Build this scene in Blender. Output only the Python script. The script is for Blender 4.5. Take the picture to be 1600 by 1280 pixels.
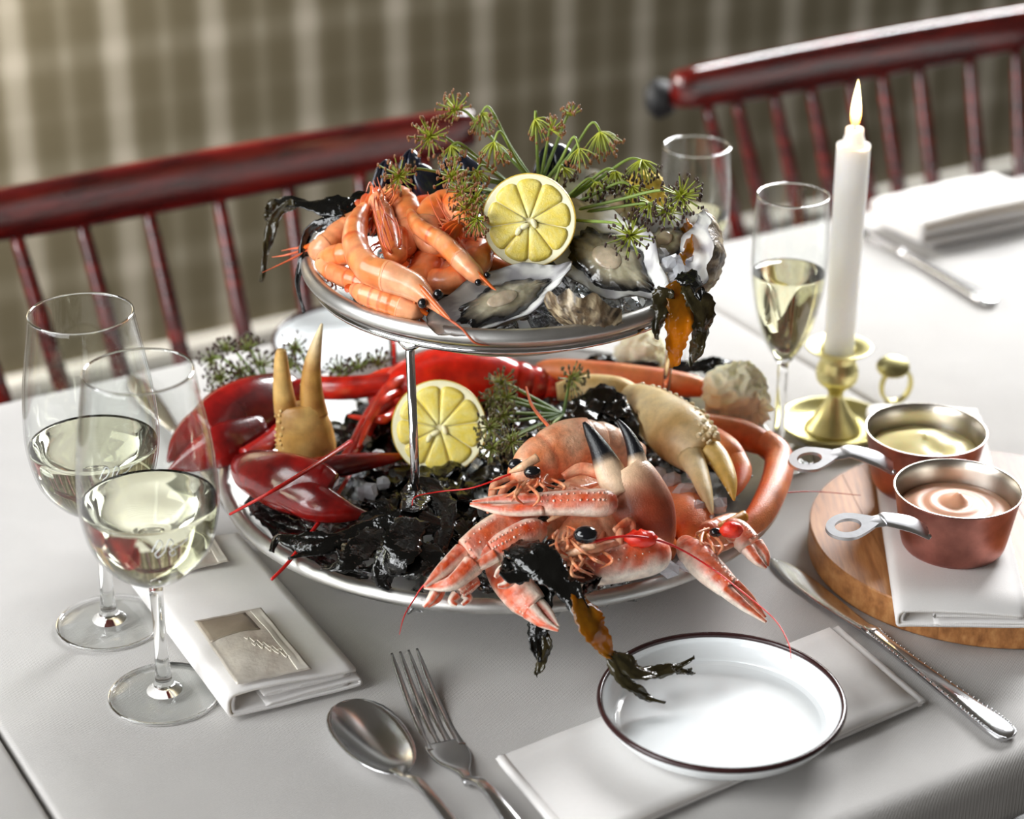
import bpy, math, random
from mathutils import Vector, Matrix, noise
random.seed(7)
V = Vector
R = math.radians
for o in list(bpy.data.objects): bpy.data.objects.remove(o)
scene = bpy.context.scene
C = scene.collection

# ------------------------------------------------------------------ camera
FPX, PITCH, CAMH, CAMY = 3400.0, R(26), 0.75, -1.34      # table top is z = 0
cam_d = bpy.data.cameras.new('camera'); cam = bpy.data.objects.new('camera', cam_d); C.objects.link(cam)
cam_d.sensor_width = 36; cam_d.lens = FPX / 1600 * 36
cam.location = (0, CAMY, CAMH); cam.rotation_euler = (R(90) - PITCH, 0, 0)
cam_d.clip_start = .05
cam_d.dof.use_dof = True; cam_d.dof.focus_distance = 1.37; cam_d.dof.aperture_fstop = 4.5
scene.camera = cam

# ------------------------------------------------------------------ world, window light, exposure
YAW = R(29.8); CU, SU = math.cos(YAW), math.sin(YAW)
def UN(u, n, z=0.0): return V((u * CU - n * SU, u * SU + n * CU, z))   # along / across the tables
world = bpy.data.worlds.new('world'); scene.world = world; world.use_nodes = True
bg = world.node_tree.nodes['Background']; bg.inputs[0].default_value = (1, .90, .76, 1); bg.inputs[1].default_value = .085
def area(name, loc, target, sx, sy, power, col=(1, 1, 1)):
    d = bpy.data.lights.new(name, 'AREA'); d.shape = 'RECTANGLE'; d.size = sx; d.size_y = sy; d.energy = power; d.color = col
    o = bpy.data.objects.new(name, d); C.objects.link(o); o.location = loc
    o.rotation_euler = (V(target) - V(loc)).to_track_quat('-Z', 'Y').to_euler()
    return o
area('window_daylight_right', UN(2.35, 1.48, 1.1), UN(1.75, 0, .35), 1.6, 1.7, 420, (.97, .985, 1))
area('window_daylight_left', UN(-1.6, .1, .9), UN(0, .1, 0), 1.0, 1.4, 38, (.96, .985, 1))
area('window_daylight_front', (-2.0, -2.3, .62), (.05, 0, .1), 2.4, 1.0, 48, (.97, .985, 1))
scene.view_settings.view_transform = 'Standard'; scene.view_settings.look = 'None'
scene.view_settings.exposure = 0.0; scene.view_settings.gamma = 1.0; scene.view_settings.use_curve_mapping = False

# ------------------------------------------------------------------ helpers: measuring
def at(px, py, z=0.0):
    u = (px - 800) / FPX; v = -(py - 640) / FPX
    d = V((u, math.cos(PITCH) + v * math.sin(PITCH), -math.sin(PITCH) + v * math.cos(PITCH)))
    return V((0, CAMY, CAMH)) + d * ((z - CAMH) / d.z)
def P(px, py, zmm): return at(px, py, zmm / 1000)
def aty(px, py, y):
    u = (px - 800) / FPX; v = -(py - 640) / FPX
    d = V((u, math.cos(PITCH) + v * math.sin(PITCH), -math.sin(PITCH) + v * math.cos(PITCH)))
    return V((0, CAMY, CAMH)) + d * ((y - CAMY) / d.y)
PX = .000426                                     # one photograph pixel at the platter, in metres
VIEW = V((0, -math.cos(PITCH), math.sin(PITCH)))

def lin(r, g, b):
    f = lambda c: (c / 255 / 12.92) if c / 255 <= .04045 else ((c / 255 + .055) / 1.055) ** 2.4
    return (f(r), f(g), f(b))
def mixc(a, b, t):
    t = max(0, min(1, t)); return tuple(x + (y - x) * t for x, y in zip(a, b))
def sstep(a, b, x):
    t = max(0, min(1, (x - a) / (b - a))); return t * t * (3 - 2 * t)
def nz(p, s=1.0): return noise.noise(V(p) * s)

# ------------------------------------------------------------------ helpers: geometry
class Geo:
    def __init__(s): s.v = []; s.f = []; s.p = []; s.c = None
    def add(s, o):
        k = len(s.v)
        if s.c is not None or o.c is not None:
            if s.c is None: s.c = [(1, 1, 1)] * k
            s.c += o.c if o.c is not None else [(1, 1, 1)] * len(o.v)
        s.v += o.v; s.p += o.p; s.f += [tuple(i + k for i in f) for f in o.f]; return s
    def paint(s, fn): s.c = [fn(p[0], p[1], v) for p, v in zip(s.p, s.v)]; return s
    def xf(s, m): s.v = [m @ v for v in s.v]; return s
    def disp(s, amp, sc, seed=0):
        ctr = sum(s.v, V()) / len(s.v); off = V((seed * 3.1, seed * 1.7, seed * .9))
        s.v = [v + (v - ctr).normalized() * amp * noise.noise(v * sc + off) for v in s.v]; return s

def cr(pts, m):
    """Catmull-Rom through tuples/Vectors of any length -> m+1 samples."""
    n = len(pts) - 1; out = []
    for i in range(m + 1):
        t = i / m * n; k = min(int(t), n - 1); t -= k
        a, b, c, d = (pts[max(k - 1, 0)], pts[k], pts[k + 1], pts[min(k + 2, n)])
        out.append(tuple(.5 * (2 * q + (r - p) * t + (2 * p - 5 * q + 4 * r - s_) * t * t + (3 * q - p - 3 * r + s_) * t ** 3) for p, q, r, s_ in zip(a, b, c, d)))
    return out

def tube(pts, rad, n=10, m=None, up=V((0, 0, 1)), sq=2.0, cap=True, ripple=None, ctrl=True):
    """Swept solid. rad: number or list of numbers / (side, up) pairs, one per point."""
    if not isinstance(rad, (list, tuple)): rad = [rad] * len(pts)
    full = [tuple(p) + ((r, r) if isinstance(r, (int, float)) else tuple(r)) for p, r in zip(pts, rad)]
    if m: full = cr(full, m)
    P3 = [V(q[:3]) for q in full]; g = Geo(); N = len(full)
    for i, q in enumerate(full):
        t = (P3[min(i + 1, N - 1)] - P3[max(i - 1, 0)])
        t = t.normalized() if t.length > 1e-9 else V((0, 0, 1))
        side = t.cross(up)
        if side.length < 1e-3: side = t.cross(V((1, .3, 0)))
        side.normalize(); u2 = side.cross(t).normalized()
        a, b = max(q[3], 1e-5), max(q[4], 1e-5); s = i / (N - 1)
        for k in range(n):
            th = 2 * math.pi * k / n; cx, cy = math.cos(th), math.sin(th)
            if sq != 2: cx = math.copysign(abs(cx) ** (2 / sq), cx); cy = math.copysign(abs(cy) ** (2 / sq), cy)
            rr = 1 + (ripple(s, th) if ripple else 0)
            g.v.append(P3[i] + side * (a * cx * rr) + u2 * (b * cy * rr)); g.p.append((s, th))
    for i in range(N - 1):
        for k in range(n):
            j = (k + 1) % n; g.f.append((i * n + k, i * n + j, (i + 1) * n + j, (i + 1) * n + k))
    if cap:
        for i, rev in ((0, True), (N - 1, False)):
            a0 = i * n; c = len(g.v)
            g.v.append(P3[i]); g.p.append((i / (N - 1), 0))
            for k in range(n):
                j = (k + 1) % n; g.f.append((a0 + j, a0 + k, c) if rev else (a0 + k, a0 + j, c))
    return g

def lathe(prof, n=48, loc=V((0, 0, 0)), closed=False):
    g = Geo(); rows = []
    for i, (r, z) in enumerate(prof):
        s = i / max(1, len(prof) - 1)
        if r < 1e-6: rows.append([len(g.v)]); g.v.append(V((0, 0, z)) + loc); g.p.append((s, 0))
        else:
            rows.append(list(range(len(g.v), len(g.v) + n)))
            for k in range(n):
                th = 2 * math.pi * k / n; g.v.append(V((r * math.cos(th), r * math.sin(th), z)) + loc); g.p.append((s, th))
    if closed: rows.append(rows[0])
    for a, b in zip(rows, rows[1:]):
        for k in range(n):
            j = (k + 1) % n
            if len(a) == 1 and len(b) == 1: continue
            if len(a) == 1: g.f.append((a[0], b[j], b[k]))
            elif len(b) == 1: g.f.append((a[k], a[j], b[0]))
            else: g.f.append((a[k], a[j], b[j], b[k]))
    return g

def smooth_prof(prof, m): return [(max(0, p[0]), p[1]) for p in cr(prof, m)]

def ball(c, r, n=10, m=7, sc=(1, 1, 1), rot=None):
    g = lathe([(math.sin(math.pi * i / m), -math.cos(math.pi * i / m)) if 0 < i < m else (0, -1 if i == 0 else 1) for i in range(m + 1)], n)
    mt = Matrix.Diagonal((r * sc[0], r * sc[1], r * sc[2], 1))
    if rot is not None: mt = rot.to_4x4() @ mt
    return g.xf(Matrix.Translation(V(c)) @ mt)

def sheet(rows, th, nrm=None, wrap=False):
    """Solid from a grid of points; thickness th along local normals (downwards)."""
    h = len(rows); w = len(rows[0]); g = Geo()
    pt = [[V(p) for p in r] for r in rows]
    def normal(i, j):
        if nrm is not None: return nrm
        a = pt[min(i + 1, h - 1)][j] - pt[max(i - 1, 0)][j]; b = pt[i][min(j + 1, w - 1)] - pt[i][max(j - 1, 0)]
        q = b.cross(a); return q.normalized() if q.length > 1e-12 else V((0, 0, 1))
    N = [[normal(i, j) for j in range(w)] for i in range(h)]
    for lay in (0, 1):
        for i in range(h):
            for j in range(w):
                g.v.append(pt[i][j] - N[i][j] * (th * lay)); g.p.append((i / (h - 1), j / (w - 1)))
    K = h * w; ix = lambda l, i, j: l * K + i * w + j
    for i in range(h - 1):
        for j in range(w - 1):
            g.f.append((ix(0, i, j), ix(0, i, j + 1), ix(0, i + 1, j + 1), ix(0, i + 1, j)))
            g.f.append((ix(1, i, j), ix(1, i + 1, j), ix(1, i + 1, j + 1), ix(1, i, j + 1)))
    for i in range(h - 1):
        g.f.append((ix(0, i, 0), ix(0, i + 1, 0), ix(1, i + 1, 0), ix(1, i, 0)))
        g.f.append((ix(0, i + 1, w - 1), ix(0, i, w - 1), ix(1, i, w - 1), ix(1, i + 1, w - 1)))
    for j in range(w - 1):
        g.f.append((ix(0, 0, j + 1), ix(0, 0, j), ix(1, 0, j), ix(1, 0, j + 1)))
        g.f.append((ix(0, h - 1, j), ix(0, h - 1, j + 1), ix(1, h - 1, j + 1), ix(1, h - 1, j)))
    return g

def prism(poly, z0, z1, bev=0.0):
    """Vertical prism of a counter-clockwise polygon, with a small top bevel."""
    g = Geo(); n = len(poly); c = sum((V((p[0], p[1], 0)) for p in poly), V()) / n
    ring = lambda z, d: [V((p[0], p[1], 0)) + ((c - V((p[0], p[1], 0))).normalized() * d) + V((0, 0, z)) for p in poly]
    rings = [ring(z0, bev), ring(z0 + bev, 0), ring(z1 - bev, 0), ring(z1, bev)] if bev else [ring(z0, 0), ring(z1, 0)]
    for r in rings: g.v += r; g.p += [(0, 0)] * n
    for k in range(len(rings) - 1):
        for i in range(n): j = (i + 1) % n; g.f.append((k * n + i, k * n + j, (k + 1) * n + j, (k + 1) * n + i))
    g.f.append(tuple(range(n - 1, -1, -1))); g.f.append(tuple((len(rings) - 1) * n + i for i in range(n)))
    return g

def box(c, sx, sy, sz, rot=0.0, bev=.002):
    p = [(-sx / 2, -sy / 2), (sx / 2, -sy / 2), (sx / 2, sy / 2), (-sx / 2, sy / 2)]
    g = prism(p, -sz / 2, sz / 2, bev)
    return g.xf(Matrix.Translation(V(c)) @ Matrix.Rotation(rot, 4, 'Z'))

# ------------------------------------------------------------------ helpers: objects
ORG = {}
def thing(name, loc, label, cat, group=None):
    o = bpy.data.objects.new(name, None); C.objects.link(o); o.location = loc; o.empty_display_size = .02
    ORG[o] = V(loc); return tag(o, label, cat, group)
def tag(o, label=None, cat=None, group=None, kind=None):
    if label: o['label'] = label
    if cat: o['category'] = cat
    if group: o['group'] = group
    if kind: o['kind'] = kind
    return o
def mk(name, g, mat, parent=None, smooth=True, org=None, autosharp=None):
    if parent is not None: o0 = ORG[parent]
    elif org is not None: o0 = V(org)
    else:
        lo = V([min(v[i] for v in g.v) for i in range(3)]); hi = V([max(v[i] for v in g.v) for i in range(3)])
        o0 = V(((lo.x + hi.x) / 2, (lo.y + hi.y) / 2, lo.z))
    me = bpy.data.meshes.new(name); me.from_pydata([tuple(v - o0) for v in g.v], [], g.f)
    if g.c is not None:
        a = me.color_attributes.new('Col', 'FLOAT_COLOR', 'POINT')
        a.data.foreach_set('color', [x for c in g.c for x in (c[0], c[1], c[2], 1.0)])
    if smooth: me.polygons.foreach_set('use_smooth', [True] * len(me.polygons))
    me.update()
    if autosharp: me.set_sharp_from_angle(angle=R(autosharp))
    me.materials.append(mat)
    o = bpy.data.objects.new(name, me); C.objects.link(o)
    ORG[o] = o0
    if parent is not None: o.parent = parent
    else: o.location = o0
    return o
def struct(name, g, mat, **k): return tag(mk(name, g, mat, **k), kind='structure')

# ------------------------------------------------------------------ materials
class NT:
    def __init__(s, name):
        s.m = bpy.data.materials.new(name); s.m.use_nodes = True; s.t = s.m.node_tree; s.b = s.t.nodes['Principled BSDF']
        s.out = s.t.nodes['Material Output']; s.tc = s.n('ShaderNodeTexCoord')
    def n(s, typ, **k):
        q = s.t.nodes.new(typ)
        for a, v in k.items(): setattr(q, a, v)
        return q
    def l(s, a, b): s.t.links.new(a, b)
    def noise(s, scale, detail=4, rough=.55, vec=None, stretch=None):
        q = s.n('ShaderNodeTexNoise'); q.inputs['Scale'].default_value = scale; q.inputs['Detail'].default_value = detail; q.inputs['Roughness'].default_value = rough
        v = vec or s.tc.outputs['Object']
        if stretch:
            mp = s.n('ShaderNodeMapping'); mp.inputs['Scale'].default_value = stretch; s.l(v, mp.inputs['Vector']); v = mp.outputs[0]
        s.l(v, q.inputs['Vector']); return q.outputs['Fac']
    def ramp(s, fac, stops):
        q = s.n('ShaderNodeValToRGB'); e = q.color_ramp.elements
        while len(e) < len(stops): e.new(.5)
        for el, (p, c) in zip(e, stops): el.position = p; el.color = tuple(c) + (1,)
        s.l(fac, q.inputs['Fac']); return q.outputs['Color']
    def mix(s, fac, a, b, mode='MIX'):
        q = s.n('ShaderNodeMix', data_type='RGBA', blend_type=mode)
        for inp, v in ((q.inputs['Factor'], fac), (q.inputs[6], a), (q.inputs[7], b)):
            if hasattr(v, 'is_output') or isinstance(v, bpy.types.NodeSocket): s.l(v, inp)
            elif isinstance(v, (int, float)): inp.default_value = v
            else: inp.default_value = tuple(v) + (1,)
        return q.outputs[2]
    def math(s, op, a, b=0.0, clamp=False):
        q = s.n('ShaderNodeMath', operation=op, use_clamp=clamp)
        for inp, v in ((q.inputs[0], a), (q.inputs[1], b)):
            if isinstance(v, bpy.types.NodeSocket): s.l(v, inp)
            else: inp.default_value = v
        return q.outputs[0]
    def bump(s, h, strength=.3, dist=.001, prev=None):
        q = s.n('ShaderNodeBump'); q.inputs['Strength'].default_value = strength; q.inputs['Distance'].default_value = dist
        s.l(h, q.inputs['Height'])
        if prev: s.l(prev, q.inputs['Normal'])
        s.l(q.outputs[0], s.b.inputs['Normal']); return q.outputs[0]
    def set(s, **k):
        for a, v in k.items():
            inp = s.b.inputs[a.replace('_', ' ')]
            if isinstance(v, bpy.types.NodeSocket): s.l(v, inp)
            elif isinstance(v, tuple) and len(v) == 3 and inp.type == 'RGBA': inp.default_value = v + (1,)
            else: inp.default_value = v
        return s

def organic(name, rough=.3, var=.25, vs=120, bs=400, bstr=.25, bd=.0006, coat=0.0, sss=0.0, sssr=(1, .4, .2), spec=.5, speck=None):
    """Painted-vertex base colour with fine mottling: shells, flesh, peel."""
    t = NT(name); a = t.n('ShaderNodeVertexColor', layer_name='Col')
    f = t.noise(vs, 5); c = t.mix(t.math('MULTIPLY', t.math('SUBTRACT', 1.0, f), var * 2), a.outputs['Color'], (.0, .0, .0), 'MULTIPLY') if False else \
        t.mix(1.0, a.outputs['Color'], t.ramp(f, [(.25, (1 - var,) * 3), (.75, (1 + var * .5,) * 3)]), 'MULTIPLY')
    if speck:
        sp = t.noise(speck[0], 2); c = t.mix(t.ramp(sp, [(speck[1], (0, 0, 0)), (speck[1] + .06, (1, 1, 1))]), c, speck[2])
    t.set(Base_Color=c, Roughness=rough, Coat_Weight=coat, Coat_Roughness=.08, Specular_IOR_Level=spec)
    if sss: t.set(Subsurface_Weight=sss, Subsurface_Scale=.004); t.b.inputs['Subsurface Radius'].default_value = sssr
    if bstr: t.bump(t.noise(bs, 4), bstr, bd)
    return t.m
def plain(name, col, rough=.5, metal=0.0, var=.12, vs=60, bstr=0.0, bs=300, bd=.0005, coat=0.0, **k):
    t = NT(name); f = t.noise(vs, 5)
    c = t.ramp(f, [(.25, tuple(x * (1 - var) for x in col)), (.75, tuple(min(1, x * (1 + var)) for x in col))])
    t.set(Base_Color=c, Roughness=rough, Metallic=metal, Coat_Weight=coat, **k)
    if bstr: t.bump(t.noise(bs, 4), bstr, bd)
    return t.m
def glassy(name, col, ior=1.45, rough=0.0):
    t = NT(name); t.set(Base_Color=col, Roughness=rough, IOR=ior, Transmission_Weight=1.0); return t.m
MT = {}
def cloth_mat(name, col, wave=900, strength=.25, var=.05, warm=0.0):
    t = NT(name); f = t.noise(25, 4)
    c = t.ramp(f, [(.3, tuple(x * (1 - var) for x in col)), (.7, tuple(x * (1 + var) for x in col))])
    mp = t.n('ShaderNodeMapping'); mp.inputs['Rotation'].default_value = (0, 0, YAW); t.l(t.tc.outputs['Object'], mp.inputs[0])
    h = []
    for d in ('X', 'Y'):
        w = t.n('ShaderNodeTexWave', bands_direction=d); w.inputs['Scale'].default_value = wave / 6.28; w.inputs['Distortion'].default_value = 1.2; w.inputs['Detail'].default_value = 1
        w.inputs['Detail Scale'].default_value = .4
        t.l(mp.outputs[0], w.inputs['Vector']); h.append(w.outputs['Fac'])
    hh = t.math('ADD', h[0], h[1]); hh = t.math('ADD', hh, t.noise(700, 2))
    c2 = t.mix(t.math('MULTIPLY', hh, .5), tuple(0.9 for _ in range(3)), (1.05, 1.05, 1.05)); c = t.mix(1.0, c, c2, 'MULTIPLY')
    t.set(Base_Color=c, Roughness=.85, Specular_IOR_Level=.2, Sheen_Weight=.15); t.bump(hh, strength, .0004)
    if warm:
        tr = t.n('ShaderNodeBsdfTranslucent'); tr.inputs[0].default_value = (.98, .82, .5, 1); mx = t.n('ShaderNodeMixShader'); mx.inputs[0].default_value = warm  # warm light inside the folds is put into this translucent tint
        t.l(t.b.outputs[0], mx.inputs[1]); t.l(tr.outputs[0], mx.inputs[2]); t.l(mx.outputs[0], t.out.inputs[0])
    return t.m
MT['cloth'] = cloth_mat('tablecloth_linen', lin(186, 183, 180), 1500, .35, .03)
MT['napkin'] = cloth_mat('napkin_cotton', lin(240, 238, 237), 3000, .2, .02, .18)
MT['steel'] = plain('polished_steel', (.68, .68, .69), .18, 1.0, .05, 40, .03, 900)
MT['chrome'] = plain('chromed_wire', (.7, .7, .71), .1, 1.0, .04, 50)
MT['alu'] = plain('brushed_aluminium_tray', (.60, .59, .57), .42, 1.0, .16, 45, .12, 500)
MT['copper'] = plain('worn_copper', lin(172, 114, 102), .38, 1.0, .35, 55, .25, 160)
MT['tin'] = plain('tinned_lining', (.62, .58, .52), .28, 1.0, .1, 40, .06, 300)
MT['brass'] = plain('aged_brass', lin(222, 212, 150), .36, 1.0, .18, 50, .1, 200)
MT['wax'] = plain('candle_wax', lin(254, 252, 244), .45, 0, .01, 20, 0, Subsurface_Weight=1.0, Subsurface_Scale=.02)
MT['wax'].node_tree.nodes['Principled BSDF'].inputs['Subsurface Radius'].default_value = (1, .96, .88)
MT['enamel'] = plain('white_enamel', lin(243, 247, 248), .12, 0, .01, 10, 0, coat=.3)
MT['rim'] = plain('dark_brown_rim', lin(52, 28, 28), .2, 0, .15, 90)
MT['glass'] = glassy('clear_glass', (.985, .99, .985), 1.45)
def thin_glass(name):
    t = NT(name); tr = t.n('ShaderNodeBsdfTransparent'); tr.inputs[0].default_value = (.985, .992, .988, 1); gl = t.n('ShaderNodeBsdfGlossy'); gl.inputs['Roughness'].default_value = .01
    fr = t.n('ShaderNodeLayerWeight'); fr.inputs[0].default_value = .5; mx = t.n('ShaderNodeMixShader'); t.l(t.math('ADD', t.math('MULTIPLY', t.math('POWER', fr.outputs['Facing'], 4.5), .9), .035, True), mx.inputs[0]); t.l(tr.outputs[0], mx.inputs[1]); t.l(gl.outputs[0], mx.inputs[2]); t.l(mx.outputs[0], t.out.inputs[0]); return t.m
MT['thin_glass'] = thin_glass('thin_blown_glass')
MT['wine'] = glassy('white_wine', lin(252, 250, 226), 1.33)
MT['champagne'] = glassy('champagne', lin(252, 248, 214), 1.33)
MT['etch'] = plain('etched_glass', (.9, .92, .92), .6, 0, .02, 30)
MT['ice'] = glassy('clear_ice', (.97, .985, 1), 1.31, .08)
t = NT('frosty_ice'); t.set(Base_Color=(.93, .95, 1.0), Roughness=.16, IOR=1.31, Transmission_Weight=.62); t.bump(t.noise(220, 4), .5, .002); MT['frost'] = t.m
MT['cap'] = plain('matte_black_wood', (.008, .008, .009), .6, 0, .2, 60)
MT['black'] = plain('black_eye', (.006, .006, .008), .12, 0, .1, 50, coat=.5)
MT['mayo'] = plain('mayonnaise', lin(243, 230, 168), .35, 0, .04, 60, .1, 300, Subsurface_Weight=.3, Subsurface_Scale=.004)
MT['rouille'] = plain('pink_sauce', lin(214, 158, 126), .45, 0, .05, 60, .1, 300, Subsurface_Weight=.3, Subsurface_Scale=.004)
MT['shell'] = organic('cooked_shell', .28, .3, 240, 520, .6, .0008, coat=.12, sss=.05)
MT['prawn'] = organic('cooked_prawn', .3, .2, 180, 900, .2, .0003, coat=.2, sss=.12)
MT['lobster'] = organic('lobster_shell', .22, .45, 110, 500, .25, .0005, coat=.5, speck=(700, .72, lin(120, 60, 45)))
MT['crab'] = organic('crab_shell', .34, .22, 150, 900, .5, .0007, coat=.1)
MT['lemon'] = organic('lemon_rind', .35, .08, 200, 900, .5, .0005, coat=.15)
MT['pulp'] = organic('lemon_pulp', .2, .10, 700, 1100, .6, .0006, coat=.2, sss=.3, sssr=(1, .8, .2))
MT['pith'] = plain('lemon_pith', lin(250, 244, 205), .55, 0, .04, 300, .2, 900)
MT['oyster'] = organic('oyster_shell', .35, .3, 160, 350, .6, .0012, coat=.1)
MT['nacre'] = organic('oyster_nacre', .22, .12, 60, 200, .25, .0008, coat=.3)
MT['meat'] = organic('oyster_meat', .1, .22, 220, 300, .35, .001, coat=.7, sss=.2)
MT['mussel'] = plain('mussel_shell', lin(24, 28, 44), .16, 0, .5, 120, .15, 250, coat=.5)
MT['muslin'] = plain('muslin_cloth', lin(255, 248, 218), .8, 0, .03, 80, .3, 900, .0006, Subsurface_Weight=.4, Subsurface_Scale=.003)
MT['muslin'].node_tree.nodes['Principled BSDF'].inputs['Subsurface Radius'].default_value = (1, .9, .65)
MT['dill'] = organic('dill_green', .5, .15, 300, 0, 0)
MT['seed'] = plain('dill_seed', lin(62, 38, 26), .5, 0, .5, 400)
MT['seed_brown'] = plain('dill_seed_brown', lin(140, 92, 58), .5, 0, .4, 400)
MT['antenna'] = plain('red_antenna', lin(205, 30, 25), .3, 0, .2, 200)
MT['hair'] = plain('pale_antenna', lin(214, 104, 66), .4, 0, .2, 200)
def seaweed_mat(name, dark, amber, w):
    t = NT(name); f = t.noise(90, 5); c = t.ramp(f, [(.3, tuple(x * .5 for x in dark)), (.75, tuple(x * 1.6 for x in dark))])
    t.set(Base_Color=c, Roughness=.13, Specular_IOR_Level=.6, Coat_Weight=.1); t.bump(t.noise(85, 3), .55, .004)
    tr = t.n('ShaderNodeBsdfTranslucent'); tr.inputs[0].default_value = amber + (1,)
    mx = t.n('ShaderNodeMixShader'); mx.inputs[0].default_value = w
    t.l(t.b.outputs[0], mx.inputs[1]); t.l(tr.outputs[0], mx.inputs[2]); t.l(mx.outputs[0], t.out.inputs[0]); return t.m
MT['weed'] = seaweed_mat('dark_bladderwrack', (.0035, .0035, .003), lin(120, 85, 15), .04)
MT['weed_amber'] = seaweed_mat('amber_bladderwrack', lin(110, 76, 12), lin(240, 176, 14), .5)
MT['weed_olive'] = seaweed_mat('olive_bladderwrack', lin(52, 46, 26), lin(140, 110, 40), .15)
def wood(name, cols, scale=14, rough=.35, stretch=(1, 12, 1), coat=0.0, spread=.35):
    t = NT(name); oi = t.n('ShaderNodeObjectInfo')
    va = t.n('ShaderNodeVectorMath', operation='ADD'); t.l(t.tc.outputs['Object'], va.inputs[0])
    cm = t.n('ShaderNodeCombineXYZ'); t.l(t.math('MULTIPLY', oi.outputs['Random'], 9.0), cm.inputs[0]); t.l(cm.outputs[0], va.inputs[1])
    f = t.noise(scale, 6, .6, va.outputs[0], stretch)
    c = t.ramp(f, [(.25, cols[0]), (.5, cols[1]), (.78, cols[2])])
    r = t.math('ADD', t.math('MULTIPLY', oi.outputs['Random'], spread), 1 - spread / 2)
    sc = t.n('ShaderNodeCombineColor'); [t.l(r, sc.inputs[i]) for i in range(3)]
    c = t.mix(1.0, c, sc.outputs[0], 'MULTIPLY')
    t.set(Base_Color=c, Roughness=rough, Coat_Weight=coat, Coat_Roughness=.06); t.bump(f, .08, .0008); return t.m
MT['board'] = wood('acacia_board', [lin(104, 62, 30), lin(160, 106, 58), lin(196, 146, 92)], 30, .5, (6, .5, 3), 0.0, .75)
MT['mahogany'] = wood('mahogany_lacquer', [lin(32, 8, 8), lin(82, 14, 12), lin(130, 28, 18)], 12, .25, (1.2, 1.2, 9), .6, .1)
MT['darkwood'] = wood('dark_table_wood', [lin(30, 18, 12), lin(50, 32, 22), lin(70, 46, 30)], 10, .4, (2, 8, 2))
MT['floor'] = wood('dark_floor_wood', [lin(14, 11, 9), lin(24, 19, 16), lin(36, 29, 24)], 6, .5, (1, 9, 1))
MT['skirting'] = plain('painted_skirting', lin(168, 164, 155), .5, 0, .03, 10)
MT['sachet'] = plain('sachet_foil', lin(205, 197, 186), .32, .35, .14, 45, .5, 90, .002)
MT['sachet_dark'] = plain('sachet_print', lin(140, 128, 112), .4, .2, .15, 60, .3, 120, .001)
MT['sachet_light'] = plain('sachet_seal', lin(222, 216, 205), .4, .2, .06, 60)
MT['flame'] = None
t = NT('candle_flame'); gz = t.n('ShaderNodeSeparateXYZ'); t.l(t.tc.outputs['Generated'], gz.inputs[0])
cc = t.ramp(gz.outputs[2], [(.0, (1, .25, .02)), (.22, (1, .55, .12)), (.5, (1, .85, .5)), (1, (1, .75, .35))]); t.set(Base_Color=(0, 0, 0), Emission_Color=cc, Emission_Strength=9.0); MT['flame'] = t.m

# plaid wallpaper
t = NT('plaid_wallpaper'); mp = t.n('ShaderNodeMapping'); mp.inputs['Rotation'].default_value = (0, 0, -YAW); t.l(t.tc.outputs['Object'], mp.inputs[0])
sx = t.n('ShaderNodeSeparateXYZ'); t.l(mp.outputs[0], sx.inputs[0])
def stripe(coord, period, off, width, soft=.06):
    ph = t.math('FRACT', t.math('ADD', t.math('DIVIDE', coord, period), off + 20))
    d = t.math('ABSOLUTE', t.math('SUBTRACT', ph, .5))
    return t.ramp(d, [(max(0, width - soft), (1, 1, 1)), (width + soft, (0, 0, 0))])
PER = 0.1403
WOFF = 0.5238
v1 = stripe(sx.outputs[0], PER, WOFF, .13); v2 = stripe(sx.outputs[0], PER, WOFF + .5, .05)
h1 = stripe(sx.outputs[2], .155, .1, .10); h2 = stripe(sx.outputs[2], .155, .6, .04)
g1 = t.math('ADD', t.math('MULTIPLY', v1, .75), t.math('MULTIPLY', v2, .4)); g2 = t.math('ADD', t.math('MULTIPLY', h1, .26), t.math('MULTIPLY', h2, .10))
tot = t.math('ADD', g1, g2, True); tot = t.math('ADD', tot, t.math('MULTIPLY', t.math('SUBTRACT', t.noise(40, 4), .5), .12), True)
t.set(Base_Color=t.ramp(tot, [(0, lin(72, 64, 44)), (.45, lin(94, 87, 70)), (1, lin(136, 129, 115))]), Roughness=.85); MT['plaid'] = t.m

# ================================================================== THE ROOM
FLOOR = -.74
NW = 1.55                                        # distance of the papered wall
struct('floor', prism([tuple(UN(-3, -3)[:2]), tuple(UN(5, -3)[:2]), tuple(UN(5, NW)[:2]), tuple(UN(-3, NW)[:2])], FLOOR - .05, FLOOR), MT['floor'], smooth=False)
struct('wall_back', prism([tuple(UN(-3, NW)[:2]), tuple(UN(5, NW)[:2]), tuple(UN(5, NW + .12)[:2]), tuple(UN(-3, NW + .12)[:2])], FLOOR, 2.0), MT['plaid'], smooth=False, org=(0, 0, 0))
g = prism([tuple(UN(-3, NW - .02)[:2]), tuple(UN(5, NW - .02)[:2]), tuple(UN(5, NW)[:2]), tuple(UN(-3, NW)[:2])], FLOOR, -.55)
g.add(prism([tuple(UN(-3, NW - .026)[:2]), tuple(UN(5, NW - .026)[:2]), tuple(UN(5, NW)[:2]), tuple(UN(-3, NW)[:2])], -.55, -.53))
struct('baseboard_back', g, MT['skirting'], smooth=False)

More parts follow.
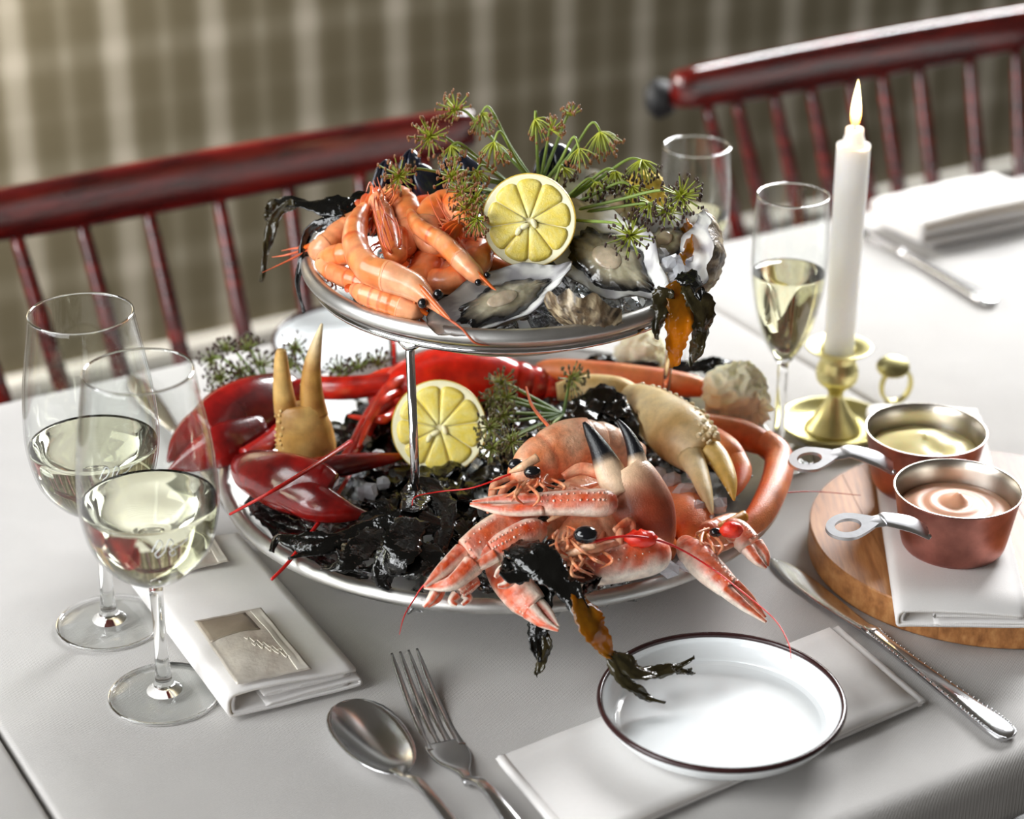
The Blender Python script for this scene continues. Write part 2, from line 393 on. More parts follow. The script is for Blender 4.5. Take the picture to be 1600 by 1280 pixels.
# ================================================================== TABLES AND CLOTHS
NF, NB = -.384, .388
def table(u0, u1, tlabel, clabel, seam0, seam1):
    c = UN((u0 + u1) / 2, (NF + NB) / 2, FLOOR)
    t = thing('dining_table', c, tlabel, 'table', 'square dining tables pushed together')
    p = [UN(u0 + .004, NF + .006), UN(u1 - .004, NF + .006), UN(u1 - .004, NB - .006), UN(u0 + .004, NB - .006)]
    mk('table_top', prism([tuple(q[:2]) for q in p], -.034, -.004, .002), MT['darkwood'], t, False)
    for u in (u0 + .06, u1 - .06):
        for n in (NF + .06, NB - .06):
            q = UN(u, n); mk('leg', box((q.x, q.y, (FLOOR - .034) / 2), .05, .05, -FLOOR - .034, YAW), MT['darkwood'], t, False)
    # cloth: runs over front and back edge, drops behind the seams too
    rd = .014; path = []
    for z in (-.042, -.036, -.030, -.024, -.019): path.append((NF - .004, z, 1))
    for k in range(6): a = R(90) * k / 5; path.append((NF - .004 + rd * (1 - math.cos(a)), -rd + rd * math.sin(a), 0))
    N = 40
    for k in range(1, N): path.append((NF + rd + (NB - NF - 2 * rd) * k / N, 0, 0))
    for k in range(6): a = R(90) * (1 - k / 5); path.append((NB + .004 - rd * (1 - math.cos(a)), -rd + rd * math.sin(a), 0))
    for z in (-.019, -.024, -.030, -.036, -.042): path.append((NB + .004, z, 1))
    us = []
    for k in range(4): a = R(90) * k / 3; r = .004 if seam0 else .014; us.append((u0 + r * (1 - math.cos(a)), -r * (1 - math.sin(a)) - (.02 if k == 0 else 0)))
    for k in range(1, 48): us.append((u0 + .014 + (u1 - u0 - .028) * k / 48, 0))
    for k in range(4): a = R(90) * (1 - k / 3); r = .004 if seam1 else .014; us.append((u1 - r * (1 - math.cos(a)), -r * (1 - math.sin(a)) - (.02 if k == 3 else 0)))
    rows = []
    for u, dz in us:
        row = []
        for n, z, hang in path:
            q = .0 if hang == 0 else (.0015 * math.sin(u * 26) * sstep(-.02, -.042, z))
            w = (nz((u * 5, n * 5, 3)) * .0007 + nz((u * 16, n * 9, 1)) * .0004) if not hang else 0
            row.append(UN(u, n - q if n < 0 else n + q, z + (dz if z > -.02 else 0) + min(0, w - .0004)))
        rows.append(row)
    rows.reverse()
    tag(mk('tablecloth', sheet(rows, .0012), MT['cloth']), clabel, 'tablecloth', 'grey linen tablecloths')
table(-.389, .352, 'square table under the seafood platter', 'pale grey linen tablecloth under the seafood tower', 1, 1)
table(.3545, 1.10, 'square table at the right behind the candle', 'pale linen tablecloth under the white napkin and dark handled knife at the right', 1, 0)
table(-1.13, -.3915, 'square table at the lower left corner', 'linen tablecloth at the lower left corner beyond the dark seam', 0, 1)

# ================================================================== CHAIRS
def chair(uc, half, spindles, label, capdark=False):
    c = UN(uc, .33, FLOOR); t = thing('spindle_back_chair', c, label, 'chair', 'mahogany spindle back chairs')
    ns = lambda u: .60 - .022 * ((u - uc) / half) ** 2
    pts, rad = [], []
    for k in range(-12, 13):
        s = k / 12; u = uc + half * s; n = ns(u)
        zt = .113 - .38 * (n - .55) + .004 * (1 - s * s); zb = .066 - .38 * (n - .55) + .007 * abs(s) ** 4
        e = 1 - .10 * max(0, (abs(s) - .9) / .1) ** 2
        pts.append(UN(u, n, (zt + zb) / 2)); rad.append((.011 * e, (zt - zb) / 2 * e))
    g = tube(pts, rad, 16, up=V((0, 0, 1)), sq=3.2)
    mk('crest_rail', g, MT['mahogany'], t)
    sb = -.285
    for u in spindles:
        n = ns(u); a = UN(u, n, .075 - .38 * (n - .55)); b = UN(uc + (u - uc) * .80, .475, sb)
        mk('spindle', tube([a, a.lerp(b, .25), a.lerp(b, .6), b], [.0062, .0078, .0088, .0065], 10, 10), MT['mahogany'], t)
    g = Geo(); rows = []
    for i in range(13):
        s = i / 12; n = .08 + .44 * s
        wd = .21 * (1 - .10 * s) * (1 - .5 * max(0, (abs(s - .5) - .4) / .1) ** 2 * .35)
        rows.append([UN(uc + wd * (j / 6 - 1), n, sb + .012 - .012 * math.cos((j / 6 - 1) * 1.6)) for j in range(13)])
    mk('seat', sheet(rows, .032), MT['mahogany'], t)
    for du in (-.15, .15):
        for n, dn in ((.14, -.03), (.44, .06)):
            a = UN(uc + du, n, sb - .02); b = UN(uc + du * 1.25, n + dn, FLOOR)
            mk('leg', tube([a, a.lerp(b, .4), a.lerp(b, .75), b], [.013, .018, .016, .010], 10, 8), MT['mahogany'], t)
        a = UN(uc + du * 1.12, .125, (sb + FLOOR) / 2); b = UN(uc + du * 1.12, .475, (sb + FLOOR) / 2)
        mk('stretcher', tube([a, a.lerp(b, .5), b], [.008, .011, .008], 8, 6), MT['mahogany'], t)
    return t
chair(.025, .262, [-.222, -.162, -.100, -.036, .033, .102, .174, .24], 'dark mahogany spindle back chair behind the wine glasses on the left')
ch = chair(.795, .274, [.562, .602, .653, .703, .757, .80, .85, .918, .98, 1.02], 'bright red mahogany spindle back chair behind the burning candle')
mk('end_cap', tube([UN(.526, .592, .068), UN(.516, .604, .066), UN(.508, .612, .064)], [.015, .021, .012], 12, 6), MT['cap'], ch)

# added lamp, unseen left of frame, put in to brighten the wallpaper there
t = thing('added_wall_washer', UN(-.38, NW, .70), 'added brass washer lamp with a wide cone shade, unseen left of frame', 'lamp')
LP, LT = UN(-.38, 1.22, .55), UN(-.02, 1.55, .0); LD = (LT - LP).normalized(); LQ = LD.to_track_quat('-Z', 'Y').to_matrix().to_4x4()
mk('shade', lathe([(.26, -.02), (.262, -.018), (.16, .10), (.05, .15), (0, .152), (0, .148), (.048, .146), (.157, .096), (.258, -.02)], 40, closed=True).xf(Matrix.Translation(LP) @ LQ), MT['enamel'], t)
mk('arm', tube([LP - LD * .148, LP - LD * .19 + V((0, 0, .03)), UN(-.38, 1.42, .74), UN(-.38, NW - .01, .72)], .009, 10, 20), MT['brass'], t)
mk('back_plate', tube([UN(-.38, NW - .018, .72), UN(-.38, NW - .002, .72)], [.045, .05], 24), MT['brass'], t)
area('added_wall_wash_light', UN(-.38, 1.22, .55), UN(-.02, 1.55, .0), .4, .3, 46, (1, .97, .92))  # added light without a visible source, lifts the left of the wallpaper

# ================================================================== SEAFOOD TOWER
TC = V((-.006, .014, 0)); UC = V((-.004, .012, 0))
def at_(c, r, a, z): return V((c.x + r * math.cos(a), c.y + r * math.sin(a), z))
st = thing('tower_stand', TC, 'chromed wire stand carrying the upper tray above the lower one', 'stand')
ring = lambda c, r, z, w, n=64: tube([at_(c, r, 2 * math.pi * k / n, z) for k in range(n + 1)], w, 8, cap=False)
mk('base_ring', ring(TC, .118, .003, .003), MT['chrome'], st)
mk('top_ring', ring(UC, .1285, .1935, .0026), MT['chrome'], st)
LEGA = [R(-118), R(20), R(132)]
for a in LEGA:
    top, bot = at_(UC, .1275, a, .191), at_(TC, .1175, a, .004)
    mk('leg', tube([top, bot], .0030, 10), MT['chrome'], st)
    mk('collar', tube([at_(UC, .1285, a - .05, .1928), at_(UC, .1285, a, .190), at_(UC, .1285, a + .05, .1928)], [.0022, .0034, .0022], 8, 6), MT['chrome'], st)
def tray(name, c, Rr, zr, rb, zb, label):
    pr = [(0, zb), (rb * .6, zb), (rb, zb), (rb + (Rr - rb) * .35, zb + (zr - zb) * .24), (Rr - .012, zr - .0125), (Rr - .003, zr - .0095), (Rr + .0008, zr - .0070), (Rr + .0014, zr - .0040), (Rr, zr - .0008), (Rr - .003, zr + .0010),
          (Rr - .0065, zr), (Rr - .0115, zr - .0055), (Rr - .018, zr - .0105), (rb + (Rr - rb) * .33, zb + (zr - zb) * .30), (rb - .002, zb + .0015), (rb * .6, zb + .0015), (0, zb + .0015)]
    return tag(mk(name, lathe(smooth_prof(pr, 60), 96, c), MT['alu']), label, 'tray', 'round metal seafood trays')
tray('seafood_tray', TC, .197, .052, .118, .0065, 'large lower metal tray of the tower, holding lobster and langoustines')
tray('seafood_tray', UC, .1355, .2085, .075, .166, 'smaller upper metal tray of the tower, holding prawns and oysters')

# ================================================================== GLASSWARE
def stemware(name, loc, H, prof, foot, level, label, cat, group, liquid, mat, etch=None):
    t = thing(name, loc, label, cat, group); loc = V(loc)
    zb = prof[0][1]; o = smooth_prof(prof, 40)
    th = .0011
    stem = [(0, .0002), (foot * .9, .0002), (foot, .0012), (foot * .985, .0024), (foot * .6, .0031), (foot * .32, .0041), (.0075, .0066), (.0052, .0125), (.0043, .03), (.0038, zb * .65), (.0042, zb * .9)]
    inner = [(max(0, r - th), z + (th * 1.6 if i < 6 else 0)) for i, (r, z) in enumerate(o)]
    inner = [p for p in inner if p[1] > zb + .004]
    cut = [i for i, p in enumerate(stem) if p[0] < foot * .34 and p[1] > .004][0]
    mk('foot', lathe(stem[:cut + 1], 64, loc), MT['thin_glass'], t)
    low = [p for p in o if p[1] < inner[0][1] - .0012]; j = len(low)
    mk('stem', lathe([(0, stem[cut][1])] + stem[cut:] + low + [(0, low[-1][1] + .0002)], 40, loc), MT['glass'], t)
    mk('bowl', lathe(o[j - 1:] + [(o[-1][0] - .0004, H + .0006)] + inner[::-1] + [(0, inner[0][1] - .001)], 64, loc), MT['thin_glass'], t)
    tor = lambda r, z, w: tube([loc + V((r * math.cos(2 * math.pi * k / 64), r * math.sin(2 * math.pi * k / 64), z)) for k in range(65)], w, 8, cap=False)
    mk('rim', tor(o[-1][0] - .0005, H + .0004, .00075), MT['glass'], t); mk('foot_edge', tor(foot - .0006, .0013, .0011), MT['glass'], t)
    liq = [(0, inner[0][1] - .0006)] + [(max(.0002, r - .0002), z + .0001) for r, z in inner if z < level]
    lr = liq[-1][0]; liq += [(lr * 1.0, level), (lr - .0012, level - .0006), (lr * .6, level - .0009), (0, level - .0009)]
    mk(liquid, lathe(liq, 64, loc), MT[mat], t)
    if etch:                                           # script engraving following the bowl
        a0, z0, sc = etch; path = [(0, 0), (.2, .4), (.5, .9), (.75, .55), (.5, .1), (.2, -.2), (.35, -.55), (.8, -.2), (1.0, .3), (1.25, .8), (1.5, .5), (1.25, .1), (1.55, -.1), (1.6, -.5), (1.3, -.6), (1.2, -.25), (1.7, .05), (2.1, .15), (2.6, .5)]
        pts = []
        for x, y in cr(path, 90):
            z = z0 + y * sc; r = min((abs(q[1] - z), q[0]) for q in o)[1] + .0002; a = a0 + x * sc / r
            pts.append(loc + V((r * math.cos(a), r * math.sin(a), z)))
        mk('engraving', tube(pts, .00035, 5), MT['etch'], t)
    return t
WP = [(.0045, .080), (.011, .0835), (.024, .092), (.036, .108), (.0412, .130), (.0416, .150), (.0395, .175), (.0355, .200), (.0322, .221)]
stemware('wine_glass', (-.215, -.206, 0), .221, WP, .0345, .137, 'front wine glass of white wine, standing beside the napkin with sachets', 'wine glass', 'white wine glasses', 'wine', 'wine', (R(-80), .125, .0085))
stemware('wine_glass', (-.263, -.122, 0), .221, WP, .0345, .133, 'leftmost wine glass of white wine, partly behind the front glass', 'wine glass', 'white wine glasses', 'wine', 'wine', (R(-75), .128, .0085))
FP = [(.0040, .077), (.007, .080), (.0145, .092), (.0215, .110), (.0262, .132), (.0276, .150), (.0276, .166), (.0268, .184), (.0258, .199)]
FP2 = [(r * 1.0, z * 1.06) for r, z in FP]
stemware('champagne_flute', (.199, .110, 0), .211, FP2, .0265, .153, 'champagne flute standing in front of the candle', 'flute', 'champagne flutes', 'champagne', 'champagne')
stemware('champagne_flute', (.142, .250, 0), .199, FP, .030, .144, 'farther champagne flute behind the oysters of the upper tray', 'flute', 'champagne flutes', 'champagne', 'champagne')

# ================================================================== CANDLE
cb = V((.2465, .155, 0))
t = thing('candlestick', cb, 'round brass chamber candlestick with a finger ring beside the copper pans', 'candlestick')
mk('saucer', lathe(smooth_prof([(0, .003), (.024, .001), (.033, .003), (.0398, .010), (.0412, .0115), (.0398, .012), (.032, .0065), (.024, .0045), (0, .0045)], 40), 64, cb), MT['brass'], t)
mk('stem', lathe(smooth_prof([(0, .004), (.021, .0045), (.019, .010), (.012, .020), (.0068, .030), (.0058, .035), (.0085, .040), (.0150, .046), (.0160, .054), (.0135, .062), (.0125, .067), (.019, .0705), (.0245, .073), (.0240, .0745), (.0135, .071), (.0125, .060), (0, .058)], 70), 40, cb), MT['brass'], t)
rc = cb + V((.052, .033, .026)); rx = V((.95, .30, 0)).normalized()
n = 32; mk('finger_ring', tube([rc + rx * (.0125 * math.cos(2 * math.pi * k / n)) + V((0, 0, .0145 * math.sin(2 * math.pi * k / n))) for k in range(n + 1)], [(.0016, .0032)] * (n + 1), 8, cap=False, up=rx.cross(V((0, 0, 1)))), MT['brass'], t)
mk('thumb_rest', lathe([(0, -.0010), (.0115, -.0012), (.0125, 0), (.0115, .0012), (0, .0008)], 24).xf(Matrix.Translation(rc + V((-.004, -.002, .0165))) @ Matrix.Rotation(R(35), 4, 'X') @ Matrix.Diagonal((1.05, .85, 1, 1))), MT['brass'], t)
mk('bracket', tube([rc + V((0, 0, -.0145)), rc + V((-.008, -.006, -.0165)), cb + V((.0345, .018, .0075))], [.003, .0035, .004], 8, 8), MT['brass'], t)
t = thing('candle', cb + V((0, 0, .0605)), 'tall white burning candle in the brass candlestick', 'candle')
fl = [1 + .018 * math.cos(6 * 2 * math.pi * k / 96) for k in range(96)]
g = lathe(smooth_prof([(0, .0605), (.0105, .0605), (.0112, .07), (.0117, .12), (.0121, .19), (.0122, .230), (.0119, .2325), (.0085, .236), (.0068, .241), (.0064, .2455), (.0050, .2462), (.003, .2440), (0, .2440)], 60), 48, cb)
mk('wax', g, MT['wax'], t)
mk('wick', tube([cb + V((0, 0, .243)), cb + V((.0002, 0, .249)), cb + V((.0010, 0, .2525))], .0008, 6, 5), MT['black'], t)
mk('flame', lathe(smooth_prof([(0, .2475), (.0022, .249), (.0036, .2545), (.0036, .260), (.0027, .268), (.0012, .277), (0, .2825)], 24), 20, cb), MT['flame'], t)
d = bpy.data.lights.new('candle_light', 'POINT'); d.energy = .25; d.color = (1, .6, .25); d.shadow_soft_size = .005
o = bpy.data.objects.new('candle_light', d); C.objects.link(o); o.location = cb + V((0, 0, .265))

# ================================================================== PLATES
def plate(c, Rp, label, base=0.0):
    t = thing('side_plate', c + V((0, 0, base)), label, 'plate', 'white plates with a dark rim'); b = base
    pr = [(0, b), (Rp * .62, b), (Rp * .70, b + .001), (Rp * .88, b + .005), (Rp * .97, b + .012), (Rp, b + .0165), (Rp - .0005, b + .0175), (Rp - .0018, b + .0165), (Rp * .95, b + .011), (Rp * .87, b + .0055), (Rp * .76, b + .0030), (0, b + .0028)]
    mk('plate_body', lathe(smooth_prof(pr, 56), 96, c), MT['enamel'], t)
    n = 96; mk('rim', tube([at_(c, Rp - .0008, 2 * math.pi * k / n, b + .0176) for k in range(n + 1)], .0018, 8, cap=False), MT['rim'], t)
    return t
pc = at(1127, 1093, .025); plate(V((pc.x, pc.y, 0)), .0735, 'white side plate with dark rim and a sprig of seaweed, on the front napkin', .0075)
pc = at(566, 528, .017); plate(V((pc.x, pc.y, 0)), .0735, 'white plate with dark rim at the back left behind the tower')

# ================================================================== NAPKINS
def ribbon_fold(paths, o, ex, ey, length, th, sag=0.0):
    """Folded cloth: 2-D fold paths (x, z) extruded along ey."""
    g = Geo()
    for path, m, l0, l1 in paths:
        pts = cr(path, m); S = 10; rows = []
        for x, z in pts:
            row = []
            for j in range(S + 1):
                y = l0 + (l1 - l0) * j / S
                row.append(o + ex * x + ey * (y * length) + V((0, 0, z + .0006 * nz((x * 40, y * 5, z * 90)))))
            rows.append(row)
        g.add(sheet(rows, th))
    return g
def napkin(FL, FR, BL, h, th, style, label, z0=0.0):
    FL, FR, BL = V(FL), V(FR), V(BL); ex = (FR - FL); w = ex.length; ex.normalize(); ey = BL - FL; L = ey.length; ey.normalize(); b = z0 + .0005
    o = V((FL.x, FL.y, 0))
    if style == 'roll':
        p = [([(w * .96, b + h * .80), (w * .5, b + h * .97), (w * .12, b + h), (w * .02, b + h * .86), (0, b + h * .5), (w * .02, b + h * .16), (w * .12, b + th), (w * .5, b + th), (w * .93, b + th), (w * .995, b + h * .16), (w, b + h * .32), (w * .95, b + h * .44), (w * .6, b + h * .42), (w * .28, b + h * .36)], 60, 0, 1),
             ([(w * .92, b + h * .68), (w * .55, b + h * .74), (w * .34, b + h * .72), (w * .27, b + h * .66), (w * .30, b + h * .56), (w * .5, b + h * .56), (w * .90, b + h * .56)], 40, .004, .99),
             ([(w * .05, b + h * .84), (w * .035, b + h * .5), (w * .07, b + h * .22), (w * .3, b + h * .2), (w * .9, b + h * .22)], 30, .003, .99)]
    elif style == 'flat':
        p = [([(w * .99, b + h), (w * .5, b + h), (w * .02, b + h), (w * .002, b + h * .75), (w * .004, b + h * .5), (w * .03, b + th), (w * .5, b + th), (w * .97, b + th), (w, b + h * .45), (w * .98, b + h * .62), (w * .5, b + h * .62), (w * .03, b + h * .62)], 60, 0, 1)]
    else:
        p = []; n = 5
        path = []
        for k in range(n):
            z = b + th + (h - th) * k / (n - 1); xs = [w * .04, w * .5, w * .96]
            if k % 2: xs.reverse()
            path += [(x, z + .001 * math.sin(x * 60 + k)) for x in xs]
            if k < n - 1: path.append((w if k % 2 == 0 else 0, z + (h - th) / (n - 1) / 2))
        p = [(path, 120, 0, 1)]
    g = ribbon_fold(p, o, ex, ey, L, th)
    return tag(mk('folded_napkin', g, MT['napkin']), label, 'napkin', 'folded white napkins')
napkin(at(356, 1130), at(566, 1078), at(190, 905), .020, .0023, 'roll', 'folded white napkin carrying two sachets beside the wine glasses')
napkin(at(1398, 985, .0225), at(1612, 988, .0225), at(1352, 660, .0225), .0150, .0023, 'roll', 'folded white napkin on the wooden board under the copper pans', .0225)
A_, B_, C_ = at(786, 1196), at(1300, 993), at(1432, 1106)
napkin(A_ + (C_ - B_) * 1.02, A_ + (C_ - B_) * 1.02 + (B_ - A_), A_, .0068, .0018, 'flat', 'folded white napkin under the front side plate')
napkin(at(1443, 394), at(1640, 350), at(1362, 355), .026, .003, 'stack', 'thick folded white napkin on the table at the upper right')

def sachet(c4, z, label):
    a, b, c, d = [at(px, py, z) for px, py in c4]          # back left, back right, front right, front left
    t = thing('wet_wipe_sachet', (a + b + c + d) / 4, label, 'sachet', 'sachets on the left napkin'); n = 14
    def pt(u, v, k=0):
        p = a.lerp(b, u).lerp(d.lerp(c, u), v)
        puff = (math.sin(math.pi * max(0, min(1, (u - .08) / .84))) * math.sin(math.pi * max(0, min(1, (v - .08) / .84)))) ** .6 if .08 < u < .92 and .08 < v < .92 else 0
        return p + V((0, 0, .0006 + .0036 * puff + .0007 * nz((u * 5, v * 6, z * 100 + a.x * 50)) + k))
    rows = lambda u0, u1, v0, v1, k, m: [[pt(u0 + (u1 - u0) * j / m, v0 + (v1 - v0) * i / m, k) for j in range(m + 1)] for i in range(m, -1, -1)]
    mk('pouch', sheet(rows(0, 1, 0, 1, 0, 24), .0006), MT['sachet'], t)
    mk('printed_panel', sheet(rows(.03, .74, .03, .36, .0003, 12), .0002), MT['sachet_dark'], t)
    mk('seal_strip', sheet(rows(.82, .985, .02, .98, .0003, 10), .0002), MT['sachet_light'], t)
    for v, u0 in ((.46, .44), (.56, .48)):
        pts = [pt(u0 + .028 * k, v + .035 * math.sin(k * 2.4) + .02 * k, .0004) for k in range(14)]
        mk('script_print', tube(pts, .0003, 5, 40), MT['sachet_light'], t)
    return t
sachet([(303, 972), (408, 951), (487, 1046), (370, 1070)], .0232, 'front sachet lying nearest the folded end of the left napkin')
sachet([(205, 815), (308, 797), (359, 878), (262, 899)], .0232, 'sachet partly behind the front wine glass on the left napkin')

# ================================================================== BOARD AND PANS
bc = V((.326, -.034, 0)); BR = .121
t = thing('serving_board', bc, 'round wooden serving board under the two copper pans', 'board')
dr = V((.10, -1, 0)).normalized(); sd = V((-dr.y, dr.x, 0)); edges = [-.1211, -.080, -.062, -.010, .030, .075, .1211]
for e0, e1 in zip(edges, edges[1:]):
    a0, a1 = math.acos(max(-1, min(1, e0 / BR))), math.acos(max(-1, min(1, e1 / BR))); poly = []
    K = 14
    for k in range(K + 1): a = a0 + (a1 - a0) * k / K; poly.append(bc + sd * (BR * math.cos(a)) + dr * (BR * math.sin(a)))
    for k in range(K + 1): a = a1 + (a0 - a1) * k / K; poly.append(bc + sd * (BR * math.cos(a)) - dr * (BR * math.sin(a)))
    ar = sum(p.x * q.y - q.x * p.y for p, q in zip(poly, poly[1:] + poly[:1]))
    if ar < 0: poly.reverse()
    poly = [p for i, p in enumerate(poly) if (p - poly[i - 1]).length > 1e-5]
    cpl = sum(poly, V()) / len(poly)
    g = prism([tuple((p - cpl)[:2]) for p in poly], .0006, .022, .0011)
    o = mk('plank', g, MT['board'], None, False, org=(0, 0, 0)); o.parent = t; o.location = cpl - bc; ORG[o] = V(bc)

MT['cast'] = plain('cast_aluminium', (.72, .72, .74), .38, 1.0, .08, 80, .15, 300)
def swirl(name, c, r, z, h, mat, label, kind):
    g = Geo(); nr, na = 18, 48
    g.v.append(V((c.x, c.y, z + h))); g.p.append((0, 0))
    for i in range(1, nr + 1):
        s = i / nr
        for k in range(na):
            a = 2 * math.pi * k / na
            dome = h * (1 - s * s) * .45
            sw = .0007 * math.sin(a * 1 + s * 24) * (1 - s) ** .3 if kind else .002 * nz((math.cos(a) * s * 2.2, math.sin(a) * s * 2.2, 4))
            pk = h * .62 * max(0, 1 - s * 3.6) ** 1.6
            lump = 0 if kind else .006 * math.exp(-((s * math.cos(a) + .15) ** 2 + (s * math.sin(a) - .1) ** 2) * 7) - .004 * math.exp(-((s * math.cos(a) - .25) ** 2 + (s * math.sin(a) + .25) ** 2) * 20)
            g.v.append(V((c.x + r * s * math.cos(a), c.y + r * s * math.sin(a), z + dome + sw + lump + (pk if kind else 0)))); g.p.append((s, a))
    for k in range(na): g.f.append((0, 1 + k, 1 + (k + 1) % na))
    for i in range(nr - 1):
        for k in range(na): a = 1 + i * na + k; b = 1 + i * na + (k + 1) % na; g.f.append((a, a + na, b + na, b))
    base = len(g.v); r0 = r * .86
    for k in range(na): a = 2 * math.pi * k / na; g.v.append(V((c.x + r0 * math.cos(a), c.y + r0 * math.sin(a), z - .022))); g.p.append((1, a))
    for k in range(na): a = 1 + (nr - 1) * na + k; b = 1 + (nr - 1) * na + (k + 1) % na; g.f.append((a, base + k, base + (k + 1) % na, b))
    g.f.append(tuple(base + k for k in range(na - 1, -1, -1)))
    return tag(mk(name, g, mat), label, 'sauce', 'sauces in copper pans')
def pan(rimpx, tip, mid, root, label, sname, smat, slabel, skind):
    zb, H = .0375, .043; q = at(*rimpx, zb + H); c = V((q.x, q.y, 0)); t = thing('copper_pan', (c.x, c.y, zb), label, 'pan', 'small copper pans')
    mk('pan_body', lathe(smooth_prof([(0, zb), (.028, zb), (.0325, zb + .0015), (.035, zb + .008), (.0405, zb + H - .004), (.0420, zb + H - .0005), (.0420, zb + H)], 24) + [(.0414, zb + H + .0003)], 72, c), MT['copper'], t)
    mk('lining', lathe([(.0416, zb + H + .0003), (.0409, zb + H + .0005), (.0403, zb + H - .0005), (.0388, zb + H - .006), (.0335, zb + .008), (.031, zb + .003), (0, zb + .003)], 72, c), MT['tin'], t)
    T, Mi, Ro = P(*tip), P(*mid), P(*root)
    # flat handle with an eyelet: outline strip around a hole
    h = thing_part = Geo()
    d = (Mi - T); d.normalize(); fn_ = (VIEW * .42 + V((0, .1, .6))).normalized(); s = fn_.cross(d).normalized(); fn_ = d.cross(s).normalized(); ctr = T + d * .0155
    n = 40
    outer, inner = [], []
    for k in range(n + 1):
        a = 2 * math.pi * k / n
        outer.append(ctr + d * (.0155 * math.cos(a)) + s * (.0105 * math.sin(a) * (1 - .45 * max(0, math.cos(a)) ** 1.5)) + d * (.006 * max(0, math.cos(a)) ** 2)); inner.append(ctr + d * (-.001 + .0088 * math.cos(a)) + s * (.0056 * math.sin(a)))
    rows = [outer, inner]
    g = sheet([[p + fn_ * .0013 for p in r] for r in rows], .0028, fn_)
    g.add(tube([ctr + d * .0125, ctr + d * .022, Mi, Mi.lerp(Ro, .6) + V((0, 0, .002)), Ro], [(.0046, .0013), (.0052, .0015), (.0060, .0017), (.0075, .0016), (.0066, .0013)], 12, 24, sq=2.6, up=fn_))
    ho = mk('handle', g, MT['cast'], t, autosharp=50)
    out = (V((Ro.x, Ro.y, 0)) - c).normalized()
    for k in (-1, 1): mk('rivet', ball(Ro + s * (.0032 * k) + out * .0006, .0019), MT['steel'], ho)
    swirl(sname, c, .0365, zb + .028, .012, smat, slabel, skind)
    return t
pan((1497, 763), (1291, 829, 82), (1385, 812, 84), (1449, 832, 70), 'front copper pan of pink sauce', 'pink_sauce', MT['rouille'], 'swirled pink sauce in the front copper pan', True)
pan((1447, 671), (1233, 724, 82), (1330, 706, 84), (1394, 732, 70), 'rear copper pan of pale yellow mayonnaise', 'mayonnaise', MT['mayo'], 'pale yellow mayonnaise in the rear copper pan', False)

# ================================================================== CUTLERY
def handle_pts(p0, p1, spec):
    d = p1 - p0; return [p0 + d * s + V((0, 0, z)) for s, w, th, z in spec], [(w, th) for s, w, th, z in spec]
def knife(tip, end, label, bead=True, mats='steel'):
    tip, end = V(tip), V(end); t = thing('table_knife', tip.lerp(end, .5), label, 'knife', 'table knives')
    pts, rad = handle_pts(tip, end, [(0, .0022, .0006, .0015), (.04, .0062, .0008, .0016), (.12, .0088, .0009, .0016), (.25, .0082, .0010, .0017), (.36, .0062, .0014, .0022), (.44, .0050, .0020, .003)])
    mk('blade', tube(pts, rad, 14, 40, sq=2.4), MT['steel'], t)
    pts, rad = handle_pts(tip, end, [(.43, .0048, .0028, .0032), (.46, .0056, .0034, .0036), (.48, .0050, .0030, .0034), (.60, .0050, .0030, .0034), (.80, .0070, .0032, .0035), (.93, .0088, .0033, .0035), (.985, .0076, .0028, .003), (1.0, .0030, .0015, .0025)])
    h = mk('handle', tube(pts, rad, 16, 44, sq=2.6), MT['steel'], t)
    if bead:
        d = (end - tip).normalized(); s = d.cross(V((0, 0, 1))); g = Geo(); full = cr([tuple(p) + r for p, r in zip(pts, rad)], 60)
        for q in full[8:-1]:
            for sg in (-1, 1): g.add(ball(V(q[:3]) + s * (sg * q[3] * .90) + V((0, 0, q[4] * .62)), .0009, 6, 4))
        mk('beading', g, MT['steel'], h)
    return t
knife(at(1206, 876), at(1577, 1160), 'table knife with beaded handle lying beside the wooden board')
knife(at(1300, 338), at(1552, 480), 'table knife with dark looking handle below the thick napkin at the upper right', False)
knife(at(205, 590), at(374, 806), 'table knife whose rounded handle end shows between wine glass and tray', False)

tip, nk, en = at(632, 1026, .012), at(722, 1190, .010), at(830, 1330, .002)
t = thing('table_fork', nk.lerp(en, .3), 'steel table fork with four tines in front of the tray', 'fork')
d = (nk - tip); L = d.length; d.normalize(); s = d.cross(V((0, 0, 1))).normalized()
zc = lambda q: V((0, 0, .004 + .012 * (1 - q) ** 2 - .0085 * math.sin(math.pi * min(1, q)) * .9))
base = V((tip.x, tip.y, 0)); dd = V((d.x, d.y, 0)).normalized(); LL = (V((nk.x, nk.y, 0)) - base).length
for k in range(4):
    off = (k - 1.5) * .0064
    pts = [base + dd * (LL * q) + s * (off * (.86 + .14 * q)) + zc(q) for q in (0, .1, .3, .5, .66, .74)]
    mk('tine', tube(pts, [(.0008, .0006), (.0017, .0010), (.0021, .0011), (.0024, .0011), (.0028, .0011), (.0034, .0011)], 8, 18, sq=3), MT['steel'], t)
pts = [base + dd * (LL * q) + zc(q) for q in (.68, .76, .86, .95, 1.03, 1.12)]
mk('head', tube(pts, [(.0122, .0011), (.0124, .0012), (.0112, .0013), (.0072, .0015), (.0038, .0019), (.0034, .0021)], 16, 24, sq=2.6), MT['steel'], t)
e0 = base + dd * (LL * 1.08) + zc(1.0); e1 = V((en.x, en.y, .003))
mk('handle', tube([e0, e0.lerp(e1, .25) + V((0, 0, .008)), e0.lerp(e1, .6) + V((0, 0, .006)), e1], [(.0035, .0021), (.0036, .0021), (.0048, .0020), (.0075, .0018)], 12, 24, sq=2.8), MT['steel'], t)

